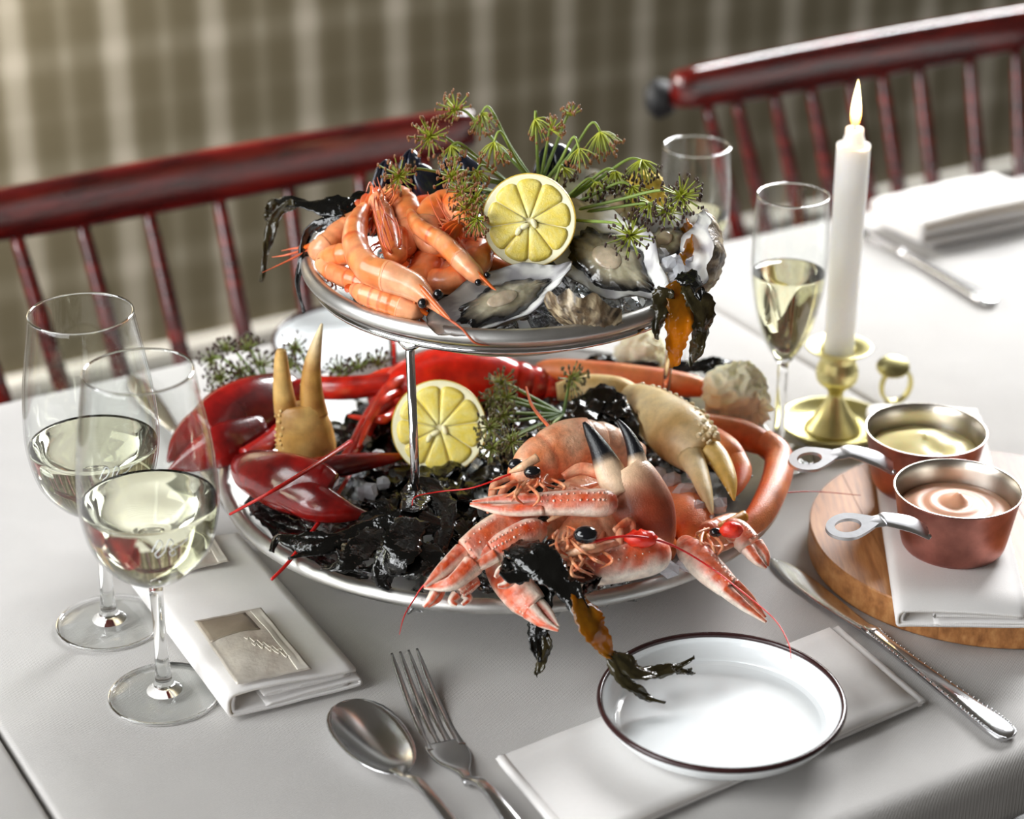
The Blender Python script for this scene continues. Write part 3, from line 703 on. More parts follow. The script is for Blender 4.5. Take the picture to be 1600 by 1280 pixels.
tip, nk, en = at(540, 1106, .004), at(628, 1214, .006), at(770, 1375, .002)
t = thing('table_spoon', nk, 'steel spoon lying left of the fork with its bowl upward', 'spoon')
c = tip.lerp(nk, .5); c.z = 0; dd = (nk - tip); dd.z = 0; a = dd.length / 2; dd.normalize(); s = V((dd.y, -dd.x, 0)); rows = []
for i in range(15):
    q = -math.cos(math.pi * i / 14); x = q * a; wd = .0205 * math.sqrt(max(0, 1 - abs(q) ** 2.3)) * (1 - .13 * q) + .0006
    rows.append([c + dd * x + s * (wd * j / 6) + V((0, 0, .0095 - .0078 * max(0, (1 - q * q)) ** .8 * (1 - (j / 6) ** 2))) for j in range(-6, 7)])
mk('bowl', sheet(rows, .0011), MT['steel'], t)
b = c + dd * a
mk('handle', tube([b - dd * .006 + V((0, 0, .0085)), b + dd * .004 + V((0, 0, .0095)), b.lerp(en, .2) + V((0, 0, .014)), b.lerp(en, .6) + V((0, 0, .009)), V((en.x, en.y, .003))], [(.0058, .0009), (.0036, .0018), (.0033, .0021), (.0045, .0020), (.0075, .0017)], 12, 30, sq=2.6), MT['steel'], t)

# ================================================================== FOOD HELPERS
def spec(lst):
    """(px, py, z mm, half width px[, half depth px]) -> points and radii."""
    return [P(q[0], q[1], q[2]) for q in lst], [(q[3] * PX, (q[4] if len(q) > 4 else q[3] * .72) * PX) for q in lst]
def limb(lst, n=12, m=24, up=VIEW, **k):
    p, r = spec(lst); return tube(p, r, n, m, up=up, **k)
def bumps(lst, count, size, side, jitter=.4, row=3):
    p, r = spec(lst); full = cr([tuple(a) + b for a, b in zip(p, r)], count); g = Geo()
    for i in range(1, count):
        q = full[i]; t = (V(full[i + 1 if i < count else i][:3]) - V(full[i - 1][:3])).normalized(); s = t.cross(VIEW).normalized()
        for k in range(row):
            f = side * (.97 - .20 * k + random.uniform(-.08, .08)); f = max(-1, min(1, f)); h = math.sqrt(max(0, 1 - f * f))
            g.add(ball(V(q[:3]) + s * (q[3] * f) + VIEW * (q[4] * h), size * random.uniform(.6, 1.2), 6, 4))
    g.paint(lambda s_, a, v: (1, 1, 1)); return g
def flat(c): return lambda s, a, v: c
def shade(base, tip, f0=.5, f1=1.0, sp=180, amt=.25, alt=None):
    def fn(s, a, v):
        c = mixc(base, tip, sstep(f0, f1, s)); n = nz(v, sp) * .5 + nz(v, sp * .33) * .6
        return mixc(c, alt or tuple(x * .6 for x in c), amt * (n + .3) * 1.4)
    return fn
GREY = lin(200, 205, 210)

# ------------------------------------------------------------------ seaweed
def ribbon(pts, w, mat_seed=0, up=V((0, 0, 1)), m=30, ruffle=.0022, th=.0008, taper=True):
    full = cr([tuple(p) for p in pts], m); rows = []; ph = random.uniform(0, 9)
    for i, q in enumerate(full):
        c = V(q); t = (V(full[min(i + 1, m)]) - V(full[max(i - 1, 0)])).normalized(); sd = t.cross(up)
        sd = sd.normalized() if sd.length > .05 else t.cross(V((1, .2, .1))).normalized(); u2 = sd.cross(t); s = i / m
        ww = w * (.55 + .45 * math.sin(math.pi * min(1, s * 1.25 + .12))) * (1 if not taper else (1 - .75 * sstep(.72, 1, s)))
        row = []
        for j in range(-3, 4):
            f = j / 3; ser = 1 + (.10 * math.sin(s * 70 + ph + j) + .22 * nz((s * 9 + ph, j * 2.2, ph))) * (abs(f) > .9)
            z = ruffle * (math.sin(s * 15 + ph + f * 1.5) * f * f + .7 * nz((s * 6 + ph, f * 2, ph))) + .0009 * (j == 0)
            row.append(c + sd * (ww * f * ser) + u2 * z)
        rows.append(row)
    return sheet(rows, th)
def frond(blades, label, mat='weed', group='fronds of dark seaweed on the platter'):
    """blades: list of (list of (px, py, z), half width px[, material])"""
    pts0 = P(*blades[0][0][0]); t = thing('seaweed_frond', pts0, label, 'seaweed', group)
    for b in blades:
        mk('blade', ribbon([P(*q) for q in b[0]], b[1] * PX, up=(b[3] if len(b) > 3 else V((0, -.5, .86)))), MT[b[2] if len(b) > 2 and b[2] else mat], t)
    return t

# ------------------------------------------------------------------ crushed ice
def chunk(c, s):
    g = Geo(); rot = Matrix.Rotation(random.uniform(0, 6), 3, V((random.uniform(-1, 1), random.uniform(-1, 1), random.uniform(-1, 1))).normalized())
    k = V((random.uniform(.7, 1.2), random.uniform(.6, 1.1), random.uniform(.5, 1)))
    b = ball((0, 0, 0), 1, 6, 4); g.v = [V(c) + rot @ V((p.x * k.x, p.y * k.y, p.z * k.z)) * s * random.uniform(.82, 1.18) for p in b.v]; g.f = b.f; g.p = b.p; return g
def ice_bed(c, rad, z0, h, n, smin, smax, label, hole=None):
    g = Geo()
    for i in range(n):
        r = rad * math.sqrt(random.random()); a = random.uniform(0, 6.283); z = z0 + h * (1 - (r / rad) ** 2) * random.uniform(.2, 1)
        g.add(chunk((c.x + r * math.cos(a), c.y + r * math.sin(a), z), random.uniform(smin, smax)))
    return tag(mk('crushed_ice', g, MT['ice'], smooth=False), label, 'ice', kind='stuff')
ice_bed(TC, .160, .026, .026, 330, .008, .014, 'crushed ice heaped in the lower tray under the shellfish')
ice_bed(UC, .100, .186, .018, 150, .007, .012, 'crushed ice heaped in the upper tray under prawns and oysters')
def ice_pieces(lst, label, grp):
    for px, py, z, s in lst:
        c = P(px, py, z); tag(mk('ice_chunk', chunk(c, s * PX), MT['frost'], smooth=False), label, 'ice', grp)
ice_pieces([(1070, 770, 74, 26), (1095, 800, 70, 24), (1048, 752, 72, 20), (1120, 790, 72, 18), (1085, 742, 78, 18), (1030, 740, 76, 16), (1110, 815, 66, 16)], 'clear ice chunk beside the pale crab claw at the lower right', 'ice chunks by the crab claw')
ice_pieces([(1050, 412, 226, 19), (1068, 432, 222, 21), (1030, 400, 228, 17), (1075, 405, 226, 16), (1052, 440, 218, 15)], 'clear ice chunk between the oysters at the right of the upper tray', 'ice chunks between oysters')
ice_pieces([(570, 690, 66, 17), (592, 712, 66, 16), (575, 770, 62, 18), (600, 755, 64, 15), (635, 790, 58, 14), (555, 735, 60, 14), (1045, 890, 58, 15), (1070, 885, 58, 12)], 'clear ice chunk among lobster claw and seaweed in the lower tray', 'ice chunks by the lobster')

# dark fronds bedding both trays
def bed(c, rad, z0, h, n, w, label, grp, avoid=None):
    for i in range(n):
        a = random.uniform(0, 6.283); r = rad * random.uniform(.15, .8); d = random.uniform(0, 6.283); pts = []
        x, y = c.x + r * math.cos(a), c.y + r * math.sin(a)
        for k in range(6):
            rr = math.hypot(x - c.x, y - c.y)
            if rr > rad: d = math.atan2(c.y - y, c.x - x) + random.uniform(-.6, .6)
            pts.append(V((x, y, z0 + h * max(0, 1 - (rr / rad) ** 2) + random.uniform(0, .008)))); d += random.uniform(-.5, .5)
            x += .018 * math.cos(d); y += .018 * math.sin(d)
        t = thing('seaweed_frond', pts[0], label, 'seaweed', grp)
        mk('blade', ribbon(pts, w * random.uniform(.8, 1.3), ruffle=.004), MT['weed'], t)
        k = pts[2]; q = [k, k + V((.015 * math.cos(d + 1), .015 * math.sin(d + 1), .004)), k + V((.03 * math.cos(d + 1.2), .03 * math.sin(d + 1.2), .002))]
        mk('blade', ribbon(q, w, ruffle=.004, m=16), MT['weed'], t)
bed(TC, .160, .040, .026, 48, .013, 'black seaweed frond bedding the shellfish in the lower tray', 'seaweed bedding the lower tray')
bed(UC, .092, .200, .012, 20, .012, 'black seaweed frond under prawns and oysters in the upper tray', 'seaweed bedding the upper tray')

# ------------------------------------------------------------------ lemons
def lemon(c, nrm, rad, label, spin=0.0):
    nrm = V(nrm).normalized(); x = nrm.cross(V((0, 0, 1))).normalized(); y = x.cross(nrm).normalized() * -1
    M_ = Matrix((x, y, nrm)).transposed().to_4x4(); M_.translation = c; t = thing('lemon_half', c - nrm * rad * .9, label, 'lemon', 'halved lemons on the tower')
    pr = [(rad * .985, 0), (rad, -.0012), (rad * .995, -.004)] + [(rad * math.cos(a), -.004 - rad * 1.05 * math.sin(a)) for a in [R(d) for d in (12, 25, 40, 55, 68, 78)]] + [(rad * .12, -rad * 1.08), (rad * .07, -rad * 1.16), (0, -rad * 1.18)]
    mk('rind', lathe(pr[::-1], 56).paint(lambda s, a, v: mixc(lin(242, 196, 20), lin(250, 214, 60), nz(v, 1.5) + .5)).xf(M_), MT['lemon'], t)
    mk('pith', lathe([(0, -.002), (rad * .9, -.0006), (rad * .96, -.0002), (rad * .988, -.0004), (rad * .985, -.003), (0, -.004)][::-1], 56).xf(M_), MT['pith'], t)
    n = 9
    for k in range(n):
        a0 = spin + 2 * math.pi * k / n; da = 2 * math.pi / n; mid = a0 + da / 2; out = []
        r1 = rad * .885; r0 = rad * .07; m = 9; g = Geo()
        for i in range(m + 1):
            s = i / m; rr = r0 + (r1 - r0) * s; half = (da / 2) * .99 - .00022 / max(rr, .002)
            half *= 1 - .22 * sstep(.9, 1, s)
            half *= sstep(-.02, .16, s) * .25 + .75
            for j in range(-3, 4):
                a = mid + half * j / 3; edge = (1 - abs(j / 3) ** 3) * (1 - sstep(.93, 1, s) * .8)
                rj = rr - (rad * .03 * (abs(j / 3) ** 3) if i == m else 0)
                g.v.append(V((rj * math.cos(a), rj * math.sin(a), -.0003 + .0006 * edge + .0003 * nz((rr * 900, a * 12, k)))))
                g.p.append((s, j / 3))
        rows = [[g.v[i * 7 + j] for j in range(7)] for i in range(m + 1)]
        gs = sheet([r_[::-1] for r_ in rows], .0012, V((0, 0, 1))); gs.paint(lambda s, a, v: mixc(mixc(lin(252, 240, 160), lin(246, 216, 88), sstep(.0, .5, s)), lin(253, 240, 170), .6 * (nz(v, 1300) + .3))); gs.xf(M_)
        mk('segment', gs, MT['pulp'], t)
    for (sx_, sy_, an) in ((.08, .12, .5), (.2, .22, 1.1), (-.12, .05, 2.0)):
        mk('pip', ball(M_ @ V((sx_ * rad, sy_ * rad, .0011)), .0024, 10, 6, (1.5, .8, .5), M_.to_3x3() @ Matrix.Rotation(an, 3, 'Z')).paint(flat(lin(250, 238, 190))), MT['pulp'], t)
lemon(P(826, 345, 254), (-.10, -.90, .34), .0300, 'lemon half standing in the upper tray between prawns and oysters', .2)
lemon(P(686, 668, 92), (-.03, -.88, .42), .0325, 'lemon half in the lower tray behind the chromed leg', .5)

# ------------------------------------------------------------------ oysters
def oyster(c, hinge, nrm, width, depth, label, meat=True, seed=0, view_out=False):
    c, hinge = V(c), V(hinge); L = hinge - c; nrm = V(nrm).normalized(); L = (L - nrm * L.dot(nrm)); a = L.length; L.normalize(); Wd = nrm.cross(L).normalized()
    t = thing('oyster', c - nrm * depth, label, 'oyster', 'opened oysters on the upper tray'); na, nr = 64, 12
    def out(th):                                      # outline, hinge at th = 0
        x, y = math.cos(th), math.sin(th); tap = 1 - .52 * sstep(.2, 1, x); r = 1 + .07 * nz((x * 2.2, y * 2.2, seed)) + .035 * nz((x * 7, y * 7, seed + 4))
        return x * a * r, y * width * tap * r
    def surf(s, th, off, ruf):
        x, y = out(th); q = s ** .85
        z = -depth * (1 - s ** 2.6) + ruf * s ** 5 * (.0034 * nz((math.cos(th) * 3.5, math.sin(th) * 3.5, seed + 9)) + .0022 * math.sin(th * 9 + seed)) - off
        return c + L * (x * q) + Wd * (y * q) + nrm * z
    g = Geo(); g.v.append(surf(0, 0, 0, 0)); g.p.append((0, 0))
    for i in range(1, nr + 1):
        for k in range(na): th = 2 * math.pi * k / na; g.v.append(surf(i / nr, th, 0, 1)); g.p.append((i / nr, th))
    for k in range(na): g.f.append((0, 1 + k, 1 + (k + 1) % na))
    for i in range(nr - 1):
        for k in range(na): p = 1 + i * na + k; q = 1 + i * na + (k + 1) % na; g.f.append((p, p + na, q + na, q))
    W1, W2, W3 = lin(246, 246, 241), lin(188, 186, 190), lin(70, 64, 66)
    g.paint(lambda s, th, v: mixc(mixc(W1, W2, sstep(.15, .55, nz(v, 90) + .25)), W3, sstep(.2, .5, nz((math.cos(th) * 3, math.sin(th) * 3, seed + s))) * sstep(.75, .95, s) * .9 + .75 * sstep(.965, 1, s) * (nz((th * 5, seed, 1)) > -.1)))
    mk('inner_shell', g, MT['nacre'], t)
    g = Geo(); B1, B2, B3 = lin(112, 92, 68), lin(58, 50, 42), lin(190, 172, 140)
    for i in range(nr + 1):
        s = i / nr
        for k in range(na):
            th = 2 * math.pi * k / na; lay = .0016 * ((s * 5 + .4 * nz((math.cos(th) * 2, math.sin(th) * 2, seed))) % 1) + .0018 * nz((math.cos(th) * 9 * s, math.sin(th) * 9 * s, seed + 2))
            g.v.append(surf(max(s, .02), th, .0005 + (.0022 + depth * .25 * (1 - s * s)) * (1 if i < nr else .25) - lay * (.3 + s) * (i < nr), 1) if i < nr else surf(1.015, th, .0006, 1)); g.p.append((s, th))
    for i in range(nr):
        for k in range(na): p = i * na + k; q = i * na + (k + 1) % na; g.f.append((q, q + na, p + na, p))
    g.f.append(tuple(range(na)))
    g.paint(lambda s, th, v: mixc(mixc(B1, B2, sstep(-.1, .4, nz((math.cos(th) * 6, math.sin(th) * 6, s * 9 + seed)))), B3, sstep(.1, .5, nz((math.cos(th) * 10, math.sin(th) * 10, s * 4 + seed * 2)) + .15)))
    mk('outer_shell', g, MT['oyster'], t)
    if meat:
        g = Geo(); nr2 = 10
        def ms(s, th):
            x, y = out(th); f = .66 + .035 * (math.sin(th * 9 + seed) + .6 * math.sin(th * 23)) * s ** 3
            z = -depth * .60 + depth * .42 * (1 - s * s) + .0018 * nz((x * 160 * s, y * 160 * s, seed)) + .0009 * sstep(.6, .95, s) * math.sin(th * 16) - .0015 * sstep(.9, 1, s)
            return c + L * (x * s * f + a * .10) + Wd * (y * s * f) + nrm * z
        g.v.append(ms(0, 0)); g.p.append((0, 0))
        for i in range(1, nr2 + 1):
            for k in range(na): th = 2 * math.pi * k / na; g.v.append(ms(i / nr2, th)); g.p.append((i / nr2, th))
        for k in range(na): g.f.append((0, 1 + k, 1 + (k + 1) % na))
        for i in range(nr2 - 1):
            for k in range(na): p = 1 + i * na + k; q = 1 + i * na + (k + 1) % na; g.f.append((p, p + na, q + na, q))
        g.paint(lambda s, th, v: mixc(mixc(mixc(lin(164, 154, 126), lin(206, 198, 172), nz(v, 110) + .5), lin(120, 112, 98), sstep(.55, .75, s)), lin(16, 16, 18), sstep(.78, .86, s + .10 * nz((math.cos(th) * 2, math.sin(th) * 2, seed)))))
        body = mk('meat', g, MT['meat'], t)
        cc = c + L * a * .02 - Wd * width * .05 + nrm * (-depth * .20); rt = Matrix((L, Wd, nrm)).transposed()
        mk('muscle', ball(cc, 1, 18, 8, (a * .21, width * .27, depth * .14), rt).paint(lambda s, th, v: mixc(lin(226, 208, 182), lin(190, 172, 146), nz(v, 200) + .4)), MT['meat'], body)
    return t
oyster(P(948, 395, 232), P(1048, 450, 222), (-.05, -.62, .78), .0285, .013, 'large opened oyster facing the camera right of the lemon half', True, 3)
oyster(P(782, 462, 222), P(892, 414, 232), (.12, -.52, .85), .0190, .012, 'long narrow opened oyster on the front rim beside the prawns', True, 11)
oyster(P(915, 482, 214), P(985, 466, 216), (.2, .75, .55), .0165, .010, 'oyster shell lying brown side outward at the front of the upper tray', False, 21)
oyster(P(1040, 370, 236), P(985, 395, 230), (-.1, -.55, .8), .0190, .011, 'opened oyster with tan inside behind the large one', True, 31)
oyster(P(1086, 400, 236), P(1112, 330, 262), (-.86, -.25, .30), .0230, .012, 'white backed oyster shell standing on edge at the right rim', False, 41)
oyster(P(905, 298, 246), P(850, 285, 250), (.15, -.65, .75), .0200, .010, 'white oyster behind the lemon half under the dill', False, 51)
oyster(P(965, 318, 240), P(1010, 345, 238), (0, -.6, .8), .0200, .011, 'oyster half hidden behind the large one below dill stems', True, 61)

# ------------------------------------------------------------------ mussels
def mussel(c, axis, flatn, ln, label):
    c = V(c); axis = V(axis).normalized(); t = thing('mussel', c - axis * ln * .5, label, 'mussel', 'dark mussels at the back of the upper tray')
    fl_ = V(flatn).normalized()
    prof = [(-.5, .10, .08), (-.42, .26, .2), (-.2, .42, .34), (.05, .48, .36), (.3, .42, .28), (.45, .24, .14), (.5, .05, .03)]
    for sg in (-1, 1):
        pts = [c + axis * (s * ln) + fl_ * (sg * ln * d * .25) for s, w, d in prof]
        mk('valve', tube(pts, [(ln * w * .62, ln * d * .30) for s, w, d in prof], 16, 24, up=fl_), MT['mussel'], t)
for q in [(598, 288, 240, .2, 'mussel standing at the left end of the row behind the prawns'), (640, 272, 246, .1, 'mussel behind the star shaped dill near the left of the row'), (668, 292, 238, -.5, 'mussel just behind the middle prawn'), (700, 262, 246, .4, 'mussel standing behind the dill left of the lemon half'),
          (735, 280, 240, -.2, 'mussel partly hidden behind the left dill clusters'), (850, 262, 250, .25, 'large mussel standing behind the lemon half'), (882, 262, 250, -.35, 'mussel with pale glint right of the large one behind the lemon half')]:
    mussel(P(q[0], q[1], q[2]), (q[3], .25, 1), (1, -.5 + q[3], .2), .034, q[4])

# ------------------------------------------------------------------ dill
MT['seed_olive'] = plain('dill_seed_olive', lin(96, 84, 52), .5, 0, .5, 400)
def umbellet(g, gs, c, axis, r, n, droop=0.0, spread=1.3, sd=.0013):
    axis = V(axis).normalized(); x = axis.cross(V((.3, .2, .9))).normalized(); y = axis.cross(x)
    for k in range(n):
        a = k * 2.399 + random.uniform(-.2, .2); ph = spread * math.sqrt((k + .5) / n) * random.uniform(.85, 1.1)
        d = axis * math.cos(ph) + (x * math.cos(a) + y * math.sin(a)) * math.sin(ph); e = c + d * (r * random.uniform(.8, 1.12)); e.z -= droop * r
        mid = c.lerp(e, .55) + V((0, 0, droop * r * .35))
        g.add(tube([c, mid, e], [.00062, .00052, .00042], 4, 4, cap=False))
        for q in range(random.choice((1, 2, 2))):
            o = V([random.uniform(-1, 1) for _ in range(3)]) * sd * 1.2 * (q > 0)
            gs.add(ball(e + o, sd * random.uniform(.7, 1.15), 5, 3, (.7, .7, 1.25)))
def dill(hub, items, label, seedmat='seed_brown', green=(lin(196, 200, 62), lin(138, 152, 66)), bend=.006):
    """items: (px, py, z, radius px, rays, axis, droop)"""
    H = P(*hub); t = thing('dill_flower', H, label, 'dill', 'dill flower heads on the tower')
    for it in items:
        c = P(it[0], it[1], it[2]); g, gs = Geo(), Geo(); ax = V(it[5]); dr_ = it[6]
        umbellet(g, gs, c, ax, it[3] * PX, int(it[4] * 1.35), dr_)
        g.paint(lambda s, a, v: mixc(green[0], green[1], min(1, (v - c).length / (it[3] * PX) * 1.1)))
        u = mk('umbellet', g, MT['dill'], t); mk('seeds', gs, MT[seedmat], u)
        k = H.lerp(c, .85) + V((0, 0, bend + (.006 if dr_ > .2 else 0)))
        mk('stalk', tube([H, H.lerp(c, .5) + V((0, 0, bend * .6)), k, c], [.0012, .0011, .0009, .0008], 6, 16).paint(lambda s, a, v: mixc(lin(92, 122, 70), lin(150, 170, 70), s)), MT['dill'], t)
F_ = (-.05, -.95, .3); U_ = (0, -.2, 1); D_ = (.1, -.3, -.75)
dill((842, 295, 245), [(712, 172, 296, 30, 22, (-.4, -.6, .5), 0), (752, 178, 294, 27, 18, (.2, -.6, -.5), .3), (772, 222, 284, 30, 20, D_, .3), (836, 186, 296, 28, 14, (.5, -.2, -.7), .3), (862, 203, 290, 22, 12, (.6, -.2, .5), 0), (893, 180, 294, 18, 10, (-.2, -.2, .9), 0), (938, 206, 288, 34, 22, (.3, -.2, -.8), .3), (905, 232, 282, 26, 14, (.1, -.3, -.8), .3)],
     'tall dill flower rising behind the upper lemon half')
dill((800, 290, 246), [(672, 214, 284, 36, 26, F_, 0), (705, 228, 280, 26, 16, (.3, -.4, -.7), .2), (624, 275, 266, 34, 26, F_, 0), (706, 278, 268, 30, 22, (0, -.8, .5), 0), (745, 268, 268, 26, 16, (.1, -.6, -.3), .1)],
     'dill flower with star shaped heads spreading left above the prawns')
dill((775, 300, 250), [(722, 300, 264, 27, 20, F_, 0), (742, 312, 262, 27, 20, (.2, -.9, .1), 0), (728, 328, 258, 26, 20, F_, 0), (745, 342, 255, 26, 18, (0, -.9, -.2), .1)],
     'dense brown seeded dill flower against the left edge of the upper lemon half')
dill((850, 340, 240), [(1002, 250, 276, 32, 22, (.1, -.4, -.7), .2), (962, 268, 270, 28, 16, (-.1, -.5, -.6), .2), (930, 285, 264, 26, 16, (.2, -.5, -.6), .2), (988, 292, 264, 28, 18, (.2, -.6, -.4), .1), (1064, 306, 270, 36, 26, (.15, -.95, .25), 0), (1015, 318, 258, 28, 20, (0, -.7, -.4), .1), (1040, 330, 256, 28, 18, (.2, -.6, .2), 0), (985, 368, 254, 38, 28, F_, 0), (880, 262, 268, 24, 12, (.2, -.4, -.7), .2)],
     'wide dill flower spreading right over the oysters', 'seed')
G2 = (lin(150, 156, 66), lin(112, 124, 70))
dill((420, 610, 75), [(330, 562, 92, 26, 18, F_, 0), (355, 548, 98, 26, 18, U_, 0), (388, 548, 98, 28, 18, U_, 0), (345, 590, 86, 28, 20, F_, 0), (375, 582, 88, 28, 20, F_, 0), (408, 572, 90, 28, 16, U_, 0), (342, 616, 78, 24, 16, F_, 0), (385, 605, 80, 24, 16, F_, 0)],
     'dark seeded dill flower at the left rim of the lower tray behind the lobster claw', 'seed', G2)
dill((500, 610, 75), [(462, 545, 98, 28, 20, F_, 0), (450, 575, 90, 24, 16, U_, 0), (530, 582, 84, 26, 18, U_, 0), (560, 576, 86, 26, 18, U_, 0), (592, 570, 88, 26, 18, U_, 0)],
     'dark dill flower behind the upright crab claw', 'seed', G2)
dill((880, 648, 92), [(782, 598, 108, 28, 22, F_, 0), (770, 625, 104, 28, 22, F_, 0), (785, 650, 100, 27, 22, F_, 0), (765, 668, 98, 26, 22, F_, 0), (800, 690, 98, 27, 22, F_, 0), (768, 700, 92, 27, 22, F_, 0), (790, 622, 106, 26, 18, F_, 0), (892, 592, 112, 30, 22, (.3, -.7, .3), 0), (862, 668, 112, 30, 16, (.1, -.9, -.3), .1)],
     'dill flower between the lower lemon half and the langoustine', 'seed_olive', (lin(176, 180, 84), lin(134, 142, 84)), .002)

# ------------------------------------------------------------------ muslin wrapped lemons
def muslin(c, r, label, tint, seed):
    g = ball(c, r, 84, 56, (1.05, .95, .95))
    g.v = [v + (v - c).normalized() * r * (.16 * noise.noise(v * 70 + V((seed, 0, 0))) - .34 * abs(noise.noise(v * 120 + V((seed, 1, 0)))) - .16 * abs(noise.noise(v * 260 + V((seed, 4, 0)))) + .14 ) for v in g.v]
    t = thing('muslin_wrapped_lemon', c - V((0, 0, r)), label, 'lemon', 'cloth wrapped lemon halves'); mk('cloth', g, tint, t)
    k = c + V((.55 * r, -.62 * r, -.25 * r)); g = Geo(); n = 12; rows = []
    for i in range(5):
        rr = r * (.12 + .11 * i); rows.append([k + V((rr * math.cos(2 * math.pi * j / 30) * (1 + .2 * math.sin(j * 1.9)), -r * .06 * i - .12 * r * math.sin(j * 2.3) * i / 4, rr * math.sin(2 * math.pi * j / 30) * (1 + .2 * math.cos(j * 2.7)))) for j in range(31)])
    mk('gathered_ruffle', sheet(rows, .0008), tint, t)
MT['muslin_yellow'] = plain('yellow_muslin', lin(236, 206, 96), .75, 0, .1, 80, .5, 500, .001)
muslin(P(1150, 614, 84), .0215, 'cream muslin wrapped lemon at the right of the lower tray', MT['muslin'], 1)
muslin(P(1000, 552, 74), .018, 'cream muslin wrapped lemon at the back of the lower tray below the amber seaweed', MT['muslin'], 5)
muslin(P(1008, 296, 250), .0125, 'yellow muslin wrapped lemon behind the oysters of the upper tray', MT['muslin_yellow'], 9)

# ------------------------------------------------------------------ prawns
O1, O2, O3, O4 = lin(228, 106, 36), lin(241, 156, 92), lin(204, 58, 20), lin(250, 208, 172)
def prawn(lst, label, ant=None, fan=1.0, seed=0, legs=True, eyes=True, tone=0.0):
    """Spine from tail to snout."""
    p, r = spec([(a, b, c, w, w) for a, b, c, w in lst]); M = 60
    full = cr([tuple(a) + b for a, b in zip(p, r)], M); pt = [V(q[:3]) for q in full]; Rm = 1.12 * max(q[3] for q in full); cen = sum(pt, V()) / len(pt)
    t = thing('prawn', min(pt, key=lambda q: q.z) - V((0, 0, Rm)), label, 'prawn', 'cooked prawns on the upper tray')
    straight = (pt[0] - pt[-1]).length > .8 * sum((a - b).length for a, b in zip(pt, pt[1:]))
    def fr(i):
        tg = (pt[min(i + 1, M)] - pt[max(i - 1, 0)]).normalized(); vd = (V((.2, .3, -1)) if straight else cen - pt[i]); vd = (vd - tg * vd.dot(tg))
        vd = vd.normalized() if vd.length > 1e-6 else V((0, 0, -1)); return tg, vd, tg.cross(vd)
    def seg(i0, i1, fn, n=14):
        g = Geo(); m = i1 - i0
        for i in range(i0, i1 + 1):
            tg, vd, sd = fr(i); rr = fn(i / M) * Rm
            for k in range(n): a = 2 * math.pi * k / n; g.v.append(pt[i] + sd * (rr * .86 * math.cos(a)) - vd * (rr * math.sin(a))); g.p.append((i / M, a))
        for i in range(m):
            for k in range(n): j = (k + 1) % n; g.f.append((i * n + k, (i + 1) * n + k, (i + 1) * n + j, i * n + j))
        for e, rev in ((0, False), (m, True)):
            c = len(g.v); g.v.append(pt[i0 + e]); g.p.append(((i0 + e) / M, 0))
            for k in range(n): j = (k + 1) % n; g.f.append((e * n + j, c, e * n + k) if not rev else (e * n + k, c, e * n + j))
        return g
    prof = lambda s: .42 + .45 * sstep(0, .22, s) + .13 * sstep(.2, .5, s)
    ab = lambda s: prof(s) * (1 + .075 * ((s / .64 * 6.0) % 1) - .03)
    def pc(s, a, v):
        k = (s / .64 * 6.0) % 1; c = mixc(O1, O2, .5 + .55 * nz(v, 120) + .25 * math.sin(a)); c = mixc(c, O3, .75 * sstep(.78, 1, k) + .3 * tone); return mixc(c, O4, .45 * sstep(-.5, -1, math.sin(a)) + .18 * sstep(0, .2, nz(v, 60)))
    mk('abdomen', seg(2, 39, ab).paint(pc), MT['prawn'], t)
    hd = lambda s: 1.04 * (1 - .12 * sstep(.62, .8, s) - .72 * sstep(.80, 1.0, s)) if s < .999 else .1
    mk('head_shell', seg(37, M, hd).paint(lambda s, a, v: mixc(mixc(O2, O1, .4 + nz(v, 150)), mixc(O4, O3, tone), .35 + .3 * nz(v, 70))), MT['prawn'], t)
    tg, vd, sd = fr(M); e = pt[M]
    mk('rostrum', tube([pt[M - 9] - vd * Rm * .55, e - vd * Rm * .25 + tg * Rm * .4, e - vd * Rm * .35 + tg * Rm * .95], [Rm * .22, Rm * .14, .0002], 6, 10).paint(flat(O1)), MT['prawn'], t)
    if eyes:
        for sg in (-1, 1): mk('eye', ball(pt[M - 5] + sd * (sg * Rm * .55) - vd * Rm * .30, Rm * .31, 10, 7), MT['black'], t)
    tg, vd, sd = fr(1)
    for k in range(-2, 3):
        if fan <= 0: break
        d = (-tg + sd * (.30 * k) + vd * (.12 * abs(k))).normalized(); ln = Rm * (2.1 - .15 * abs(k)) * fan; b = pt[2]
        mk('tail_blade', tube([b, b + d * ln * .45, b + d * ln * .85, b + d * ln], [(Rm * .22, Rm * .07), (Rm * .34, Rm * .06), (Rm * .26, Rm * .04), (Rm * .06, .0002)], 8, 10, up=vd).paint(lambda s, a, v: mixc(O1, O3, s + .3 * nz(v, 200))), MT['prawn'], t)
    if legs:
        for k in range(8):
            i = 36 + k * 2; tg, vd, sd = fr(i); ln = Rm * random.uniform(1.7, 2.6)
            b = pt[i] + vd * Rm * .7 + sd * (Rm * .3 * (-1) ** k); q1 = b + vd * ln * .5 + tg * Rm * random.uniform(-.2, .8); q2 = q1 + vd * ln * .15 + tg * Rm * random.uniform(.6, 1.4)
            mk('leg', tube([b, q1, q2], [Rm * .09, Rm * .07, Rm * .025], 5, 8).paint(lambda s, a, v: mixc(O2, O3, .3 + .5 * s)), MT['prawn'], t)
        for k in range(5):
            i = 8 + k * 6; tg, vd, sd = fr(i); b = pt[i] + vd * Rm * .6
            mk('swimmeret', tube([b, b + vd * Rm * .55 + tg * Rm * .1, b + vd * Rm * 1.0 + tg * Rm * .35], [(Rm * .2, Rm * .1), (Rm * .18, Rm * .07), (Rm * .05, Rm * .03)], 6, 8, up=sd).paint(lambda s, a, v: mixc(O1, O4, .2 + .3 * s)), MT['prawn'], t)
